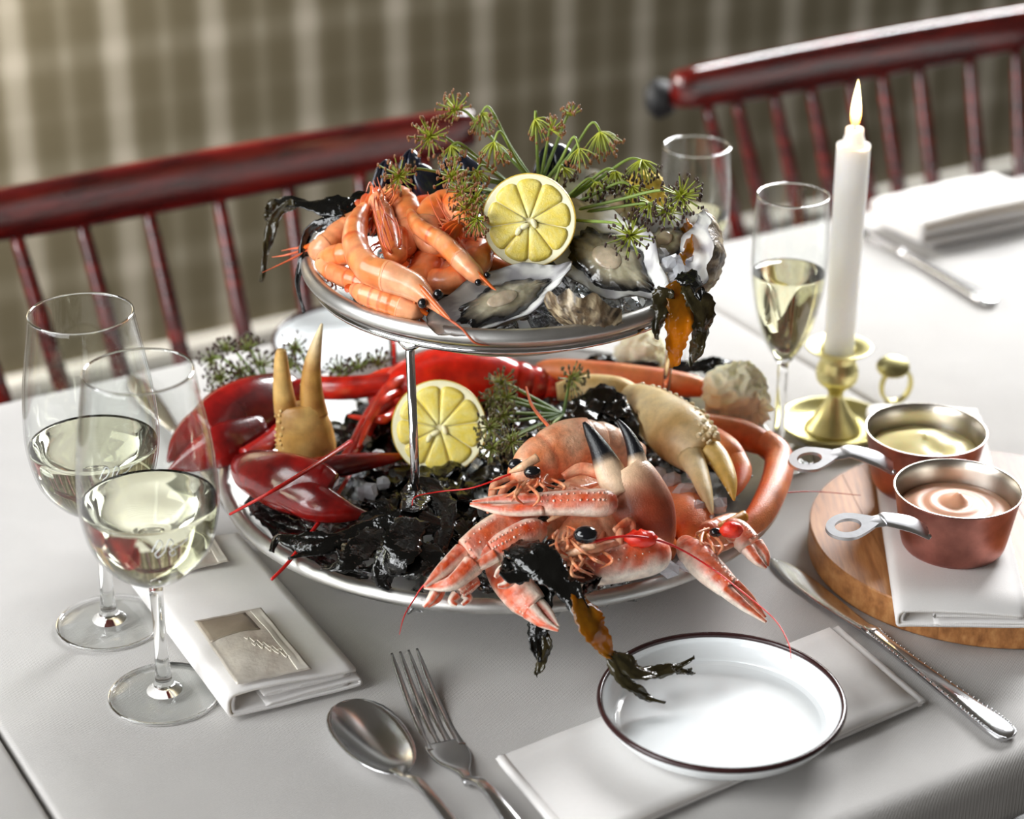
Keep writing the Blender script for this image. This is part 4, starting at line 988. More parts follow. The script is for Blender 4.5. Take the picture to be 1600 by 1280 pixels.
    for a_ in (ant or []):
        mk('antenna', tube([e - tg * Rm * .3] + [P(*q) for q in a_], [Rm * .11] + [Rm * .075] * (len(a_) - 1) + [.0002], 5, 30), MT['hair'], t)
    return t
GRP = 'cooked prawns on the upper tray'
prawn([(600, 345, 226, 10), (655, 372, 222, 20), (668, 410, 224, 24), (650, 440, 220, 24), (610, 450, 215, 20), (580, 440, 214, 9)], 'orange prawn buried in the middle of the prawn heap', None, 1, 3, False, False, .6)
prawn([(648, 420, 222, 9), (690, 440, 222, 20), (730, 425, 226, 23), (745, 395, 228, 22), (725, 370, 230, 16), (700, 360, 230, 6)], 'dark orange prawn low behind the long pink head', None, 1, 4, False, False, .7)
prawn([(690, 330, 228, 10), (740, 360, 224, 16), (785, 398, 218, 17), (800, 420, 212, 16), (768, 412, 218, 16), (736, 384, 226, 8)], 'brownish orange prawn below the left edge of the upper lemon half', None, .8, 5, True, True, .4)
prawn([(640, 318, 240, 8), (585, 335, 234, 15), (545, 355, 228, 20), (515, 382, 220, 19), (500, 392, 216, 13), (482, 392, 212, 5)], 'long prawn at the left rim with antennae trailing outwards', [[(455, 405, 208), (410, 426, 202)], [(450, 398, 209), (425, 402, 205)], [(462, 388, 210), (440, 392, 206)]], 1, 6, True, False, .2)
prawn([(590, 412, 222, 8), (565, 400, 226, 15), (535, 398, 224, 16), (510, 408, 216, 14), (520, 420, 214, 10), (540, 428, 212, 5)], 'short curled prawn low against the left rim', [[(560, 440, 211), (575, 450, 210)]], 1, 7, True, False, .1)
prawn([(588, 330, 246, 9), (612, 306, 252, 16), (632, 318, 250, 19), (640, 350, 242, 19), (632, 385, 234, 15), (622, 405, 230, 5)], 'arched prawn at the top of the heap behind the front prawn', [[(612, 370, 246), (600, 330, 257), (590, 300, 263)], [(600, 384, 246), (588, 345, 255), (579, 312, 262)], [(626, 372, 247), (618, 340, 255)], [(606, 390, 244), (596, 360, 252), (602, 322, 259)]], 1, 8, True, False, 0)
prawn([(720, 352, 250, 10), (728, 335, 254, 17), (705, 318, 254, 20), (680, 328, 250, 22), (666, 360, 242, 22), (682, 384, 236, 16), (700, 392, 234, 6)], 'round curled prawn with spiky legs left of the dill clusters', None, .8, 9, True, False, .15)
prawn([(636, 372, 236, 8), (612, 420, 234, 16), (590, 350, 248, 0.1)][:0] or [(572, 322, 250, 8), (558, 350, 246, 15), (556, 385, 240, 20), (576, 420, 234, 22), (615, 435, 232, 21), (652, 452, 228, 17), (690, 490, 220, 6)], 'large front prawn curled in a U with its black eyed head toward the oyster', [[(720, 512, 214), (742, 535, 204), (765, 540, 200)]], 1.3, 1, True, True, 0)
prawn([(640, 330, 250, 7), (655, 355, 248, 11), (690, 378, 244, 15), (715, 402, 240, 15), (738, 425, 234, 12), (762, 446, 228, 4)], 'slim pink prawn pointing down to the narrow oyster', [[(690, 350, 250), (668, 300, 262)], [(700, 345, 250), (680, 305, 262)]], 1.2, 2, True, True, -.2)
prawn([(548, 450, 218, 10), (575, 462, 216, 17), (610, 474, 214, 18), (640, 486, 211, 14), (662, 494, 208, 6)], 'plump prawn lying along the front left rim', None, .3, 10, False, False, 0)
prawn([(640, 345, 240, 9), (625, 370, 240, 14), (618, 400, 236, 15), (600, 340, 246, 12), (590, 316, 252, 9), (586, 300, 256, 4)], 'prawn standing with its legs up behind the large front prawn', [[(578, 285, 262), (572, 300, 260)], [(600, 330, 256), (618, 350, 250), (626, 385, 240)], [(596, 340, 256), (604, 370, 248), (612, 395, 240)], [(585, 320, 258), (592, 350, 252), (606, 380, 244)]], 1, 12, True, False, .1)

prawn([(606, 456, 210, 8), (570, 444, 213, 14), (535, 432, 213, 15), (510, 418, 212, 11), (496, 404, 211, 5)], 'small prawn tucked under the others at the lower left of the upper tray', [[(540, 442, 212), (560, 462, 208)]], .8, 14, True, False, .6)
prawn([(720, 400, 222, 8), (695, 430, 220, 15), (660, 455, 216, 17), (640, 470, 213, 14), (655, 480, 211, 6)], 'small dark orange prawn beside the narrow oyster', None, .8, 15, True, False, .8)
# ------------------------------------------------------------------ claws
def claw(t, palm, finger, dactyl, mat, paint, part='palm', teeth=(9, .0009), tcol=None, n=16, side=0, extra=None, tpaint=None):
    g = limb(palm, n, 24); g.add(limb(finger, 12, 16)); g.paint(paint)
    if extra: g.add(extra)
    k = (teeth or (0, 0))[0]
    def row(lst, other):
        h = Geo(); p, r = spec(lst); q, _ = spec(other); f = cr([tuple(a) + b for a, b in zip(p, r)], max(k, 2) + 2); o = cr([tuple(a) for a in q], max(k, 2) + 2)
        for i in range(2, k + 1):
            d = (V(o[i]) - V(f[i][:3])); d = d.normalized() if d.length > 1e-6 else V((0, 0, 1)); h.add(ball(V(f[i][:3]) + d * f[i][3] * .9, teeth[1] * random.uniform(.7, 1.2), 6, 4))
        if h.v: h.paint(flat(tcol or lin(240, 210, 170)))
        return h
    m = mk(part, g, mat, t)
    if teeth: mk('teeth', row(finger, dactyl), mat, m)
    d = mk('dactyl', limb(dactyl, 12, 20).paint(tpaint or paint), mat, t)
    if teeth: mk('teeth', row(dactyl, finger), mat, d)

LB1, LB2, LB3 = lin(120, 14, 14), lin(172, 24, 18), lin(58, 10, 14)
lob = thing('lobster', P(640, 640, 45), 'dark red lobster with large claws along the left of the lower tray', 'lobster')
lp = lambda s, a, v: mixc(mixc(LB2, LB1, .5 + nz(v, 40)), LB3, .8 * sstep(-.1, .5, nz(v, 25) + .25 * math.sin(a)))
mk('carapace', limb([(590, 640, 64, 30), (620, 620, 74, 46, 44), (680, 596, 82, 55, 50), (750, 590, 82, 50, 46), (800, 600, 76, 40, 36)], 20, 30).paint(lambda s, a, v: mixc(lin(226, 40, 22), lin(170, 20, 14), .3 + nz(v, 60))), MT['lobster'], lob)
for i in range(4):
    x0 = 800 + 22 * i; mk('tail_segment', limb([(x0, 600 + 4 * i, 76 - 3 * i, 38 - 3 * i), (x0 + 14, 602 + 4 * i, 75 - 3 * i, 40 - 3 * i), (x0 + 26, 605 + 4 * i, 73 - 3 * i, 34 - 3 * i)], 18, 8).paint(lambda s, a, v: mixc(lin(226, 44, 24), lin(160, 20, 14), s)), MT['lobster'], lob)
def arm(pts, col=(lin(205, 40, 22), lin(140, 16, 12))): mk('arm', limb(pts, 12, 20).paint(lambda s, a, v: mixc(col[0], col[1], .4 + nz(v, 90))), MT['lobster'], lob)
arm([(640, 595, 88, 14), (600, 600, 86, 18), (545, 606, 84, 20), (500, 606, 82, 20)]); arm([(640, 600, 82, 14), (590, 640, 76, 16), (560, 690, 66, 14), (540, 720, 62, 12)])
arm([(510, 606, 82, 14), (470, 612, 80, 22), (440, 628, 76, 22)], (LB2, LB3))
claw(lob, [(456, 602, 80, 28), (415, 630, 78, 54, 28), (365, 660, 74, 62, 30), (328, 685, 70, 52, 26)], [(410, 664, 72, 20, 12), (355, 692, 70, 36, 18), (308, 714, 63, 26, 14), (262, 738, 56, 3)], [(385, 634, 76, 20, 12), (325, 664, 74, 33, 17), (288, 692, 69, 24, 13), (262, 722, 62, 3)], MT['lobster'], lp, 'claw', (10, .0009))
arm([(470, 640, 72, 12), (420, 690, 68, 16), (385, 715, 66, 18)], (LB2, LB3))
claw(lob, [(372, 722, 66, 14, 12), (390, 735, 70, 34, 22), (440, 752, 76, 46, 28), (490, 765, 76, 45, 26), (515, 775, 74, 36, 22)], [(430, 762, 74, 22, 14), (485, 782, 73, 32, 20), (522, 795, 70, 24, 16), (552, 802, 66, 13), (576, 803, 64, 3)], [(484, 734, 76, 18, 16), (520, 730, 76, 19, 15), (570, 722, 74, 15, 12), (610, 716, 72, 9), (638, 711, 70, 3)], MT['lobster'], lp, 'claw', (16, .0008), lin(210, 150, 110))
for a, b in (([(640, 575, 90, 9), (598, 585, 90, 9), (560, 600, 86, 7), (520, 612, 80, 3)], 0), ([(650, 590, 88, 9), (615, 600, 92, 9), (585, 640, 84, 8), (560, 700, 70, 3)], 0), ([(630, 610, 84, 8), (600, 625, 88, 8), (572, 665, 78, 6), (556, 690, 70, 3)], 0), ([(620, 640, 76, 8), (600, 655, 80, 8), (575, 655, 76, 6), (545, 650, 72, 3)], 0)):
    mk('walking_leg', limb(a, 8, 20).paint(lambda s, a_, v: mixc(lin(226, 64, 36), lin(170, 24, 16), .4 + nz(v, 120))), MT['lobster'], lob)
mk('antenna', tube([P(548, 690, 84), P(500, 722, 98), P(430, 765, 100), P(359, 804, 80)], [.0016, .0014, .0013, .0009], 8, 24), MT['antenna'], lob)
mk('antenna', tube([P(560, 720, 66), P(510, 800, 62), P(468, 856, 58), P(448, 882, 53), P(424, 906, 48)], [.0016, .0014, .0013, .0012, .0010], 8, 24), MT['antenna'], lob)
T1, T2, T3 = lin(206, 158, 84), lin(226, 190, 120), lin(150, 96, 40)
def crabthing(label, base): return thing('crab_claw', P(*base), label, 'crab claw', 'loose crab claws in the lower tray')
kp = shade(T2, T3, .2, 1.0, 120, .3, T1)
t = crabthing('upright tan crab claw standing at the left of the lower tray', (478, 715, 50))
pl = [(480, 722, 58, 44, 30), (479, 700, 70, 48, 34), (476, 675, 82, 46, 33), (470, 645, 97, 40, 28), (468, 632, 103, 34, 22)]
claw(t, pl, [(448, 645, 97, 20, 18), (443, 615, 112, 17, 15), (440, 580, 129, 13, 12), (439, 556, 141, 10, 9), (438, 547, 146, 6)], [(492, 650, 95, 22, 18), (487, 618, 110, 19, 16), (487, 580, 129, 15, 12), (493, 545, 147, 10, 9), (503, 506, 166, 2)], MT['crab'],
     lambda s, a, v: mixc(mixc(T1, T2, .5 + nz(v, 90)), T3, .6 * sstep(.0, .45, nz(v, 50))), 'palm', (12, .0010), lin(226, 196, 140), extra=bumps(pl, 12, .0015, -1, row=2).paint(flat(T2)), tpaint=lambda s, a, v: mixc(mixc(T1, T3, .4 + nz(v, 100)), lin(236, 214, 170), sstep(.5, .95, s)))
t = crabthing('cream knobbly crab claw pointing down to the ice at the right', (1040, 690, 55))
pl = [(985, 622, 92, 24, 22), (1005, 632, 94, 34, 28), (1035, 655, 94, 45, 34), (1068, 682, 92, 49, 36), (1096, 708, 88, 40, 28)]
claw(t, pl, [(1078, 712, 88, 22, 18), (1092, 740, 84, 16, 14), (1103, 772, 79, 11, 10), (1113, 804, 73, 2)], [(1110, 704, 90, 20, 18), (1126, 722, 87, 17, 15), (1140, 752, 82, 12, 11), (1147, 782, 76, 2)], MT['crab'],
     lambda s, a, v: mixc(mixc(lin(236, 208, 150), lin(246, 224, 176), .5 + nz(v, 80)), lin(206, 164, 92), .6 * sstep(.0, .4, nz(v, 40))), 'palm', (9, .0009), lin(250, 236, 200), extra=bumps(pl, 18, .0021, -1, row=4).paint(flat(lin(246, 226, 180))), tpaint=lambda s, a, v: mixc(lin(234, 200, 120), lin(206, 158, 60), s))
mk('forearm', limb([(870, 612, 88, 14), (910, 608, 90, 24), (960, 612, 92, 26), (988, 622, 92, 22)], 14, 20).paint(lambda s, a, v: mixc(lin(240, 214, 160), lin(214, 172, 100), .5 + nz(v, 90))), MT['crab'], t)
t = crabthing('reddish tan crab claw with black finger tips at the front', (1005, 840, 50))
bk = lin(14, 16, 22); rp = lambda s, a, v: mixc(mixc(lin(206, 120, 70), lin(150, 66, 40), sstep(.1, .35, s + .1 * nz(v, 50))), lin(246, 208, 170), sstep(.5, 1.0, s + .2 * nz(v, 50)))
pl = [(1012, 852, 70, 36, 26), (1012, 830, 80, 43, 30), (1003, 795, 94, 48, 34), (985, 755, 109, 43, 30), (972, 735, 116, 35, 24)]
g = limb(pl, 18, 28).paint(rp); g.add(limb([(996, 775, 106, 14, 12), (997, 750, 112, 21, 18), (996, 722, 121, 15, 14), (989, 695, 130, 11, 10), (978, 673, 137, 7, 7), (965, 656, 142, 2.5)], 12, 20).paint(lambda s, a, v: mixc(lin(242, 210, 176), bk, sstep(.40, .50, s))))
mk('palm', g, MT['crab'], t); mk('dactyl', limb([(970, 775, 106, 14, 12), (960, 752, 112, 23, 19), (948, 726, 121, 20, 17), (935, 698, 130, 14, 12), (922, 676, 137, 9, 8), (912, 660, 142, 2.5)], 12, 20).paint(lambda s, a, v: mixc(lin(242, 210, 176), bk, sstep(.38, .48, s))), MT['crab'], t)
mk('wrist', limb([(1010, 842, 66, 30), (1024, 858, 60, 34, 26), (1020, 868, 56, 20)], 14, 12).paint(flat(lin(214, 120, 60))), MT['crab'], t)

# ------------------------------------------------------------------ snow crab legs
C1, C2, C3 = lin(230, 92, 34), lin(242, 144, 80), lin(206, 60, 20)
cp = lambda s, a, v: mixc(mixc(mixc(C1, C2, .35 + nz(v, 70)), C3, .7 * sstep(-.05, .4, nz(v, 40))), lin(252, 196, 140), .28 * sstep(.2, 1, math.cos(a - 2.2) + .4 * nz(v, 130)))  # paler highlight along the upper side is painted into the shell colour
crab = thing('snow_crab', P(1070, 830, 45), 'orange snow crab cluster folded round the right side of the lower tray', 'crab')
def leg(parts):
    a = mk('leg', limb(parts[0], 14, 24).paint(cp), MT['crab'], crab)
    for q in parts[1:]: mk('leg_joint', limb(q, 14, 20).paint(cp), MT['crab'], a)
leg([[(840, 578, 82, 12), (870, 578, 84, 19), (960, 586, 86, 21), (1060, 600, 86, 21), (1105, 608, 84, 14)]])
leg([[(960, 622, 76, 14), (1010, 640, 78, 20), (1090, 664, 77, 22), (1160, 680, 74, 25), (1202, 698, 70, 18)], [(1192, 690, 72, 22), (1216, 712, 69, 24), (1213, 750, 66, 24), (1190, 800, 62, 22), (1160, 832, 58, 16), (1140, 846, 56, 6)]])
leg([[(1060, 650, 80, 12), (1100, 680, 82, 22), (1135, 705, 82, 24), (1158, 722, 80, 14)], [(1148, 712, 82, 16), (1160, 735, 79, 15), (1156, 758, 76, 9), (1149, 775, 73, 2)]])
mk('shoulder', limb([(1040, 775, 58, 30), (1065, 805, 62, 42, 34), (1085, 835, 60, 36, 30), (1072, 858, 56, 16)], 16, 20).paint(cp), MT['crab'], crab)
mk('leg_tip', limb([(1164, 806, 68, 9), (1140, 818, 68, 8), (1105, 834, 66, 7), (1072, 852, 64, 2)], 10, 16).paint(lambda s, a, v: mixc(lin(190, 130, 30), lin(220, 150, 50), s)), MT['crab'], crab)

# ------------------------------------------------------------------ langoustines
LG1, LG2, LG3 = lin(242, 176, 136), lin(226, 92, 38), lin(253, 238, 222)
def lpaint(edge):
    def fn(s, a, v):
        x = math.cos(a) * edge + .22 * nz(v, 170); o = sstep(-.5, -.05, x) * (1 - .85 * sstep(.80, .98, x)) * (.95 + .4 * nz(v, 420)); c = mixc(LG3, mixc(LG2, lin(206, 60, 20), .5 + nz(v, 200)), o); return mixc(c, LG1, .12 + .3 * nz(v, 80))
    return fn
def lang_claw(t, palm, f1, f2, edge, rows=1):
    edge = -edge
    pt_ = lpaint(edge); g = Geo(); p, r = spec(palm); full = cr([tuple(a) + b for a, b in zip(p, r)], 16)
    for i in range(1, 16):
        q = full[i]; tg = (V(full[i + 1][:3]) - V(full[i - 1][:3])).normalized(); s = tg.cross(VIEW).normalized()
        for f in (.25 * edge, .72 * edge): g.add(ball(V(q[:3]) + s * q[3] * f + VIEW * q[4] * math.sqrt(1 - f * f), .00085 * random.uniform(.7, 1.2), 6, 4))
    g.paint(lambda s, a, v: mixc(lin(236, 130, 90), LG3, random.random()))
    claw(t, palm, f1, f2, MT['shell'], pt_, 'claw_palm', (9, .0006), LG3, 14, extra=g)
def lang(body, label, eyes, rostrum, legs, abdomen=None, group='langoustines in the lower tray', nf=12):
    b = P(*body[0][:3]); t = thing('langoustine', b - V((0, 0, .02)), label, 'langoustine', group)
    mk('carapace', limb(body, 20, 40, ripple=lambda q, th: -.07 * math.exp(-((q - .55) / .025) ** 2) + .02 * math.sin(th * 5)).paint(lambda s, a, v: mixc(mixc(lin(247, 196, 160), lin(234, 136, 84), .4 + nz(v, 90)), lin(216, 80, 34), .75 * sstep(.05, .4, nz(v, 50) + .25 * math.sin(a * 2)) + .35 * sstep(.02, .0, abs(s - .55)))), MT['shell'], t)
    for e in eyes: mk('eye', ball(P(*e[:3]), e[3] * PX, 12, 8, (1.2, .9, .9)), MT['black'], t)
    if rostrum: mk('rostrum', limb(rostrum, 8, 12).paint(flat(lin(240, 190, 150))), MT['shell'], t)
    for l in legs: mk('leg', limb(l, 7, 16).paint(lambda s, a, v: mixc(lin(236, 176, 140), lin(226, 110, 70), .3 + nz(v, 140) + .2 * s)), MT['shell'], t)
    e0 = body[1]; dx = 1 if body[2][0] > body[1][0] else -1
    for k in range(nf):                               # mouthparts and feelers under the head
        x0 = e0[0] + dx * random.uniform(-4, 50); y0 = e0[1] + e0[3] * random.uniform(.1, .8); z0 = e0[2] + 10
        x1 = x0 - dx * random.uniform(-25, 30); y1 = y0 + random.uniform(4, 26); x2 = x1 - dx * random.uniform(-30, 30); y2 = y1 + random.uniform(2, 22)
        mk('feeler', limb([(x0, y0, z0, 2.2), (x1, y1, z0 + 2, 2.6), (x2, y2, z0 - 8, .8)], 6, 12).paint(lambda s, a, v: mixc(lin(236, 170, 126), lin(214, 92, 46), .45 + nz(v, 200))), MT['shell'], t)
    if abdomen:
        for i, q in enumerate(abdomen): mk('abdomen_segment', limb(q, 16, 10).paint(lambda s, a, v: mixc(lin(246, 214, 190), lin(236, 166, 126), sstep(.5, 1, s) * .7 + .3 * nz(v, 90))), MT['shell'], t)
    return t
lg = lambda *q: [(a, b, c, w) for a, b, c, w in q]
# top langoustine: head towards the lemon
t1 = lang([(800, 742, 100, 12), (815, 738, 104, 26, 24), (845, 720, 108, 38, 34), (885, 702, 110, 44, 38), (915, 697, 108, 44, 38)], 'pale pink langoustine on top with black eyes facing the lemon', [(806, 726, 120, 10), (832, 738, 120, 11)],
          lg((840, 715, 126, 7), (815, 730, 122, 6), (796, 738, 116, 2)),
          [lg((800, 745, 102, 5), (775, 755, 100, 7), (768, 780, 94, 6), (762, 802, 90, 2)), lg((806, 752, 102, 4), (785, 770, 100, 6), (780, 800, 92, 2)), lg((830, 760, 104, 5), (815, 770, 104, 6), (795, 790, 98, 2)), lg((850, 765, 106, 5), (870, 772, 104, 7), (905, 765, 102, 7), (935, 755, 100, 3)), lg((880, 745, 112, 6), (910, 732, 116, 10), (945, 745, 112, 9), (955, 765, 106, 3)), lg((860, 770, 102, 5), (840, 785, 100, 6), (815, 790, 96, 2)), lg((890, 760, 104, 5), (930, 775, 102, 7), (950, 800, 96, 3))],
          [[(905 + 20 * i, 696 + 3 * i * i, 102 - 6 * i, 40), (918 + 20 * i, 698 + 3 * i * i, 102 - 6 * i, 42), (934 + 20 * i, 700 + 3.4 * i * i, 99 - 6 * i, 38)] for i in range(4)])
lang_claw(t1, [(955, 786, 106, 16, 14), (940, 786, 108, 21, 18), (890, 786, 108, 19, 17), (840, 788, 106, 17, 15)], [(850, 794, 105, 11, 12), (790, 797, 103, 9, 9), (735, 788, 102, 3)], [(850, 782, 107, 10, 11), (790, 780, 105, 8, 9), (738, 785, 103, 3)], -1)
mk('antenna', tube([P(880, 690, 116), P(856, 665, 122), P(832, 635, 120), P(822, 605, 116)], [.0014, .0013, .0011, .0006], 6, 20), MT['hair'], t1)
mk('antenna', tube([P(800, 740, 106), P(740, 762, 98), P(690, 768, 92), P(650, 776, 90), P(644, 790, 86)], [.0007, .0005, .0005, .0004, .0003], 5, 24), MT['antenna'], t1)
# second langoustine: two claws pointing to the front left
t2 = lang([(850, 830, 76, 14), (865, 815, 82, 30), (895, 790, 86, 38), (930, 770, 86, 40), (965, 765, 82, 34)], 'langoustine with two long claws pointing to the front left', [(850, 812, 94, 8)], lg((880, 800, 100, 6), (855, 815, 96, 2)),
          [lg((880, 830, 82, 5), (860, 845, 82, 6), (850, 880, 72, 3)), lg((900, 825, 84, 5), (890, 850, 80, 6), (860, 870, 70, 2)), lg((930, 810, 86, 5), (940, 835, 84, 7), (930, 865, 74, 3)), lg((940, 800, 90, 5), (960, 825, 86, 6), (970, 850, 76, 2)), lg((870, 800, 96, 4), (850, 820, 92, 6), (830, 850, 84, 2))])
lang_claw(t2, [(840, 805, 90, 14, 12), (820, 812, 91, 26, 18), (775, 838, 88, 31, 20), (735, 868, 82, 28, 18)], [(740, 882, 80, 17, 13), (705, 912, 74, 11, 9), (663, 918, 68, 3)], [(722, 862, 82, 14, 12), (690, 892, 78, 10, 9), (664, 916, 72, 3)], -1)
lang_claw(t2, [(848, 828, 90, 12, 11), (832, 832, 91, 22, 16), (795, 850, 88, 22, 16), (770, 862, 84, 18, 14)], [(775, 868, 84, 11, 10), (745, 886, 79, 8, 8), (722, 894, 74, 3)], [(765, 858, 86, 10, 10), (742, 874, 81, 8, 8), (722, 888, 76, 3)], -1)
lang_claw(t2, [(700, 890, 70, 10, 9), (690, 905, 68, 16, 12), (678, 920, 64, 14, 10)], [(680, 925, 64, 8, 8), (672, 938, 60, 6), (662, 948, 56, 3)], [(690, 918, 64, 8, 8), (684, 935, 60, 6), (668, 948, 56, 3)], 1)
mk('antenna', tube([P(700, 880, 76), P(662, 915, 62), P(648, 935, 54), P(632, 962, 48), P(624, 992, 40)], [.0007, .0006, .0005, .0004, .0002], 5, 24), MT['antenna'], t2)
# third langoustine: head at the front with a broad spiny claw
t3 = lang([(875, 865, 70, 14), (890, 855, 76, 30), (920, 835, 80, 40), (960, 815, 82, 42), (995, 805, 78, 34)], 'langoustine at the front with a broad orange spiny claw', [(915, 836, 104, 15), (862, 850, 84, 9)], lg((930, 850, 96, 6), (900, 862, 90, 6), (868, 872, 84, 2)),
          [lg((900, 862, 88, 5), (930, 858, 90, 6), (955, 850, 90, 6), (985, 852, 84, 2)), lg((880, 870, 82, 4), (910, 872, 84, 5), (945, 862, 84, 2)), lg((960, 830, 94, 5), (985, 815, 96, 7), (990, 850, 84, 3)), lg((975, 815, 94, 5), (968, 840, 92, 6), (972, 870, 78, 3)), lg((870, 868, 80, 4), (880, 880, 80, 5), (905, 878, 78, 2))], nf=8)
lang_claw(t3, [(1036, 862, 76, 18, 14), (1020, 868, 78, 28, 18), (960, 882, 76, 28, 19), (900, 893, 70, 24, 17)], [(905, 904, 68, 14, 12), (870, 915, 62, 9, 8), (835, 922, 56, 3)], [(900, 886, 70, 13, 12), (868, 898, 66, 9, 8), (835, 914, 58, 3)], -1)
lang_claw(t3, [(765, 878, 64, 10, 9), (785, 902, 64, 22, 14), (815, 930, 62, 27, 16), (835, 948, 59, 22, 14)], [(828, 955, 58, 14, 10), (848, 972, 55, 9), (873, 985, 52, 3)], [(842, 945, 59, 12, 10), (856, 960, 56, 9), (872, 980, 53, 3)], -1)
lang_claw(t3, [(840, 885, 80, 8, 8), (822, 888, 80, 14, 11), (806, 896, 78, 13, 10)], [(800, 905, 76, 8, 8), (790, 914, 74, 6), (778, 916, 74, 3)], [(800, 890, 78, 8, 8), (784, 890, 77, 7), (774, 902, 75, 3)], 1)
lang_claw(t3, [(745, 905, 66, 10, 9), (728, 915, 64, 14, 11), (718, 924, 62, 12, 10)], [(712, 930, 60, 8, 8), (706, 940, 58, 6), (714, 946, 56, 3)], [(726, 928, 60, 8, 8), (732, 936, 58, 6), (722, 945, 56, 3)], 1)
mk('roe', ball(P(1002, 842, 92), .0078, 16, 10, (1.3, .8, .7)).disp(.0016, 700).paint(lambda s, a, v: mixc(lin(214, 26, 12), lin(240, 70, 40), .4 + nz(v, 400))), MT['pulp'], t3)
mk('antenna', tube([P(920, 848, 98), P(980, 838, 100), P(1040, 848, 88), P(1100, 880, 70), P(1160, 925, 60), P(1210, 968, 50), P(1232, 1005, 46), P(1236, 1030, 44)], [.0011, .0009, .0008, .0006, .0005, .0004, .0004, .0002], 5, 50), MT['antenna'], t3)
# fourth langoustine at the right rim
t4 = lang([(1160, 812, 60, 10), (1140, 822, 62, 20), (1110, 838, 62, 24), (1080, 846, 58, 20)], 'langoustine at the right rim with a slim claw hanging over the cloth', [(1118, 832, 76, 8)], None,
          [lg((1100, 850, 66, 4), (1120, 858, 66, 6), (1150, 850, 64, 3)), lg((1080, 850, 66, 4), (1095, 865, 66, 6), (1118, 862, 64, 2)), lg((1130, 835, 68, 4), (1150, 842, 68, 6), (1165, 850, 62, 2))], nf=4)
lang_claw(t4, [(1068, 846, 66, 12, 10), (1080, 862, 66, 22, 14), (1108, 890, 62, 23, 14), (1138, 918, 55, 18, 12)], [(1130, 920, 55, 11, 9), (1160, 945, 46, 8), (1197, 972, 35, 2.5)], [(1145, 912, 55, 10, 9), (1170, 935, 46, 8), (1196, 965, 36, 2.5)], 1)
lang_claw(t4, [(1135, 822, 70, 14, 11), (1152, 832, 69, 20, 13), (1170, 850, 66, 19, 12)], [(1168, 858, 65, 11, 9), (1182, 876, 61, 7), (1197, 887, 56, 3)], [(1182, 850, 65, 11, 9), (1196, 868, 61, 7), (1199, 885, 56, 3)], 1)
mk('roe', ball(P(1143, 828, 80), .0068, 16, 10, (1.1, .8, .8)).disp(.0012, 700).paint(lambda s, a, v: mixc(lin(214, 26, 12), lin(240, 70, 40), .4 + nz(v, 400))), MT['pulp'], t4)
mk('antenna', tube([P(1160, 815, 66), P(1200, 778, 62), P(1260, 768, 56), P(1345, 774, 44)], [.0008, .0006, .0004, .0002], 5, 30), MT['antenna'], t4)

# ------------------------------------------------------------------ the seaweed one can tell apart
frond([([(600, 355, 228), (560, 330, 238), (510, 322, 240), (460, 316, 238), (430, 312, 234)], 20), ([(460, 318, 238), (440, 330, 230), (425, 350, 220), (418, 385, 206), (412, 415, 196), (408, 440, 188)], 9, 'weed_olive', V((.3, -.9, .2))), ([(540, 340, 236), (500, 352, 230), (480, 370, 220), (472, 410, 206), (466, 445, 192), (474, 490, 176)], 9, 'weed', V((.3, -.9, .2))), ([(560, 330, 238), (540, 318, 242), (575, 300, 246)], 14), ([(435, 312, 234), (420, 330, 226), (416, 345, 220)], 9, 'weed_olive', V((.4, -.9, 0)))],
      'dark seaweed frond spilling over the left rim of the upper tray')
frond([([(1040, 450, 222), (1035, 470, 214), (1028, 500, 202), (1025, 530, 190)], 15, 'weed_olive', V((0, -1, .2))), ([(1055, 440, 222), (1062, 470, 214), (1060, 520, 194), (1055, 555, 178), (1050, 575, 168)], 21, 'weed_amber', V((0, -1, .1))), ([(1075, 440, 224), (1090, 465, 216), (1098, 500, 202), (1090, 540, 184), (1080, 572, 170)], 19, 'weed_olive', V((.2, -1, .1))), ([(1060, 430, 226), (1085, 440, 226), (1095, 470, 216)], 14, 'weed'), ([(1070, 350, 240), (1075, 380, 238), (1068, 410, 232)], 14, 'weed_amber', V((-.5, -.8, .2)))],
      'amber and olive seaweed fronds hanging from the right rim of the upper tray')
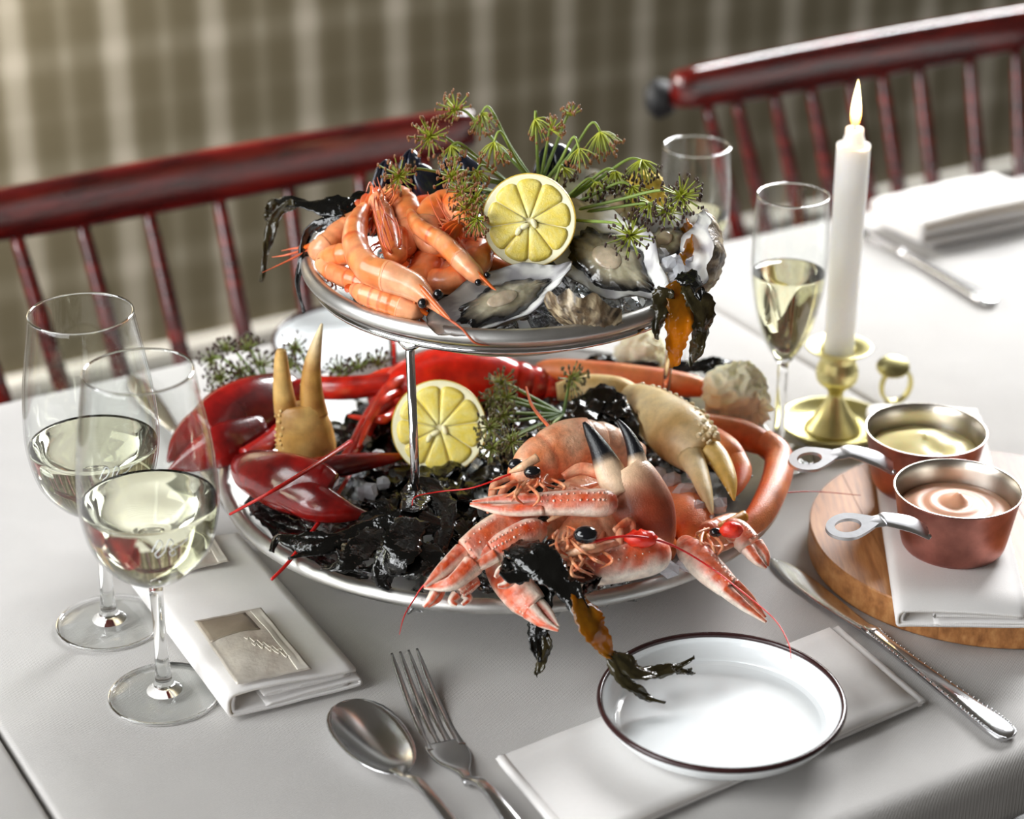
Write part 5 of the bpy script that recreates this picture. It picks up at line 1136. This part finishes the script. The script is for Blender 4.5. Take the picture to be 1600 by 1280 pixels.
frond([([(700, 825, 74), (640, 815, 80), (580, 830, 74), (520, 848, 68), (470, 848, 64), (435, 838, 62), (425, 862, 56)], 24), ([(640, 800, 86), (660, 760, 84), (690, 790, 80), (690, 850, 72), (665, 900, 58)], 24), ([(600, 825, 76), (560, 860, 72), (530, 880, 68), (500, 885, 58)], 24), ([(650, 810, 86), (620, 860, 78), (600, 895, 64), (610, 920, 54)], 30), ([(660, 830, 82), (590, 815, 70), (540, 845, 70), (450, 872, 62)], 22), ([(690, 860, 74), (640, 880, 70), (560, 890, 62)], 26)],
      'heap of glossy black seaweed at the front left of the lower tray')
frond([([(392, 776, 50), (418, 806, 50), (458, 842, 48), (512, 880, 47), (575, 902, 48)], 17), ([(400, 790, 50), (455, 820, 52), (520, 858, 52)], 22), ([(410, 775, 50), (435, 802, 52), (480, 830, 54)], 20)],
      'black seaweed lying along the left inner wall of the lower tray under the lobster claw')
frond([([(800, 850, 92), (835, 870, 92), (875, 905, 84), (905, 950, 72), (930, 990, 60)], 26), ([(840, 870, 92), (800, 895, 84), (790, 870, 88)], 20), ([(880, 905, 84), (930, 895, 72), (910, 930, 70)], 16), ([(905, 930, 76), (925, 975, 66), (945, 1010, 50), (962, 1028, 42)], 20, 'weed_amber', V((.5, -.8, .3))), ([(955, 1020, 44), (975, 1035, 41), (1000, 1050, 34), (1030, 1050, 30), (1060, 1040, 31), (1085, 1028, 32)], 13, 'weed_olive'), ([(955, 1020, 44), (965, 1045, 38), (985, 1070, 28), (1010, 1088, 20), (1040, 1098, 17)], 11, 'weed_olive'), ([(1050, 1044, 31), (1070, 1048, 29), (1085, 1052, 26)], 6, 'weed_olive')],
      'seaweed frond trailing from the front rim onto the side plate')
frond([([(850, 910, 70), (845, 960, 56), (838, 1000, 42), (842, 1035, 30)], 17, 'weed', V((0, -1, .2))), ([(846, 985, 46), (852, 1010, 38), (842, 1045, 26), (838, 1056, 22)], 9, 'weed_olive', V((0, -1, .2)))],
      'short dark seaweed frond dangling below the front rim over the cloth')
frond([([(900, 640, 96), (930, 625, 104), (965, 640, 100), (985, 670, 92), (975, 700, 86)], 28), ([(930, 625, 104), (910, 655, 98), (895, 670, 92)], 24), ([(950, 630, 104), (985, 650, 98)], 20)],
      'black seaweed curled between the dill and the cream crab claw')
frond([([(1040, 575, 80), (1090, 572, 84), (1140, 568, 84), (1155, 575, 80)], 14), ([(960, 560, 80), (920, 570, 80), (1030, 570, 78)], 13), ([(1100, 570, 84), (1120, 585, 82), (1140, 590, 80)], 12)],
      'black seaweed behind the straight orange crab leg at the back')
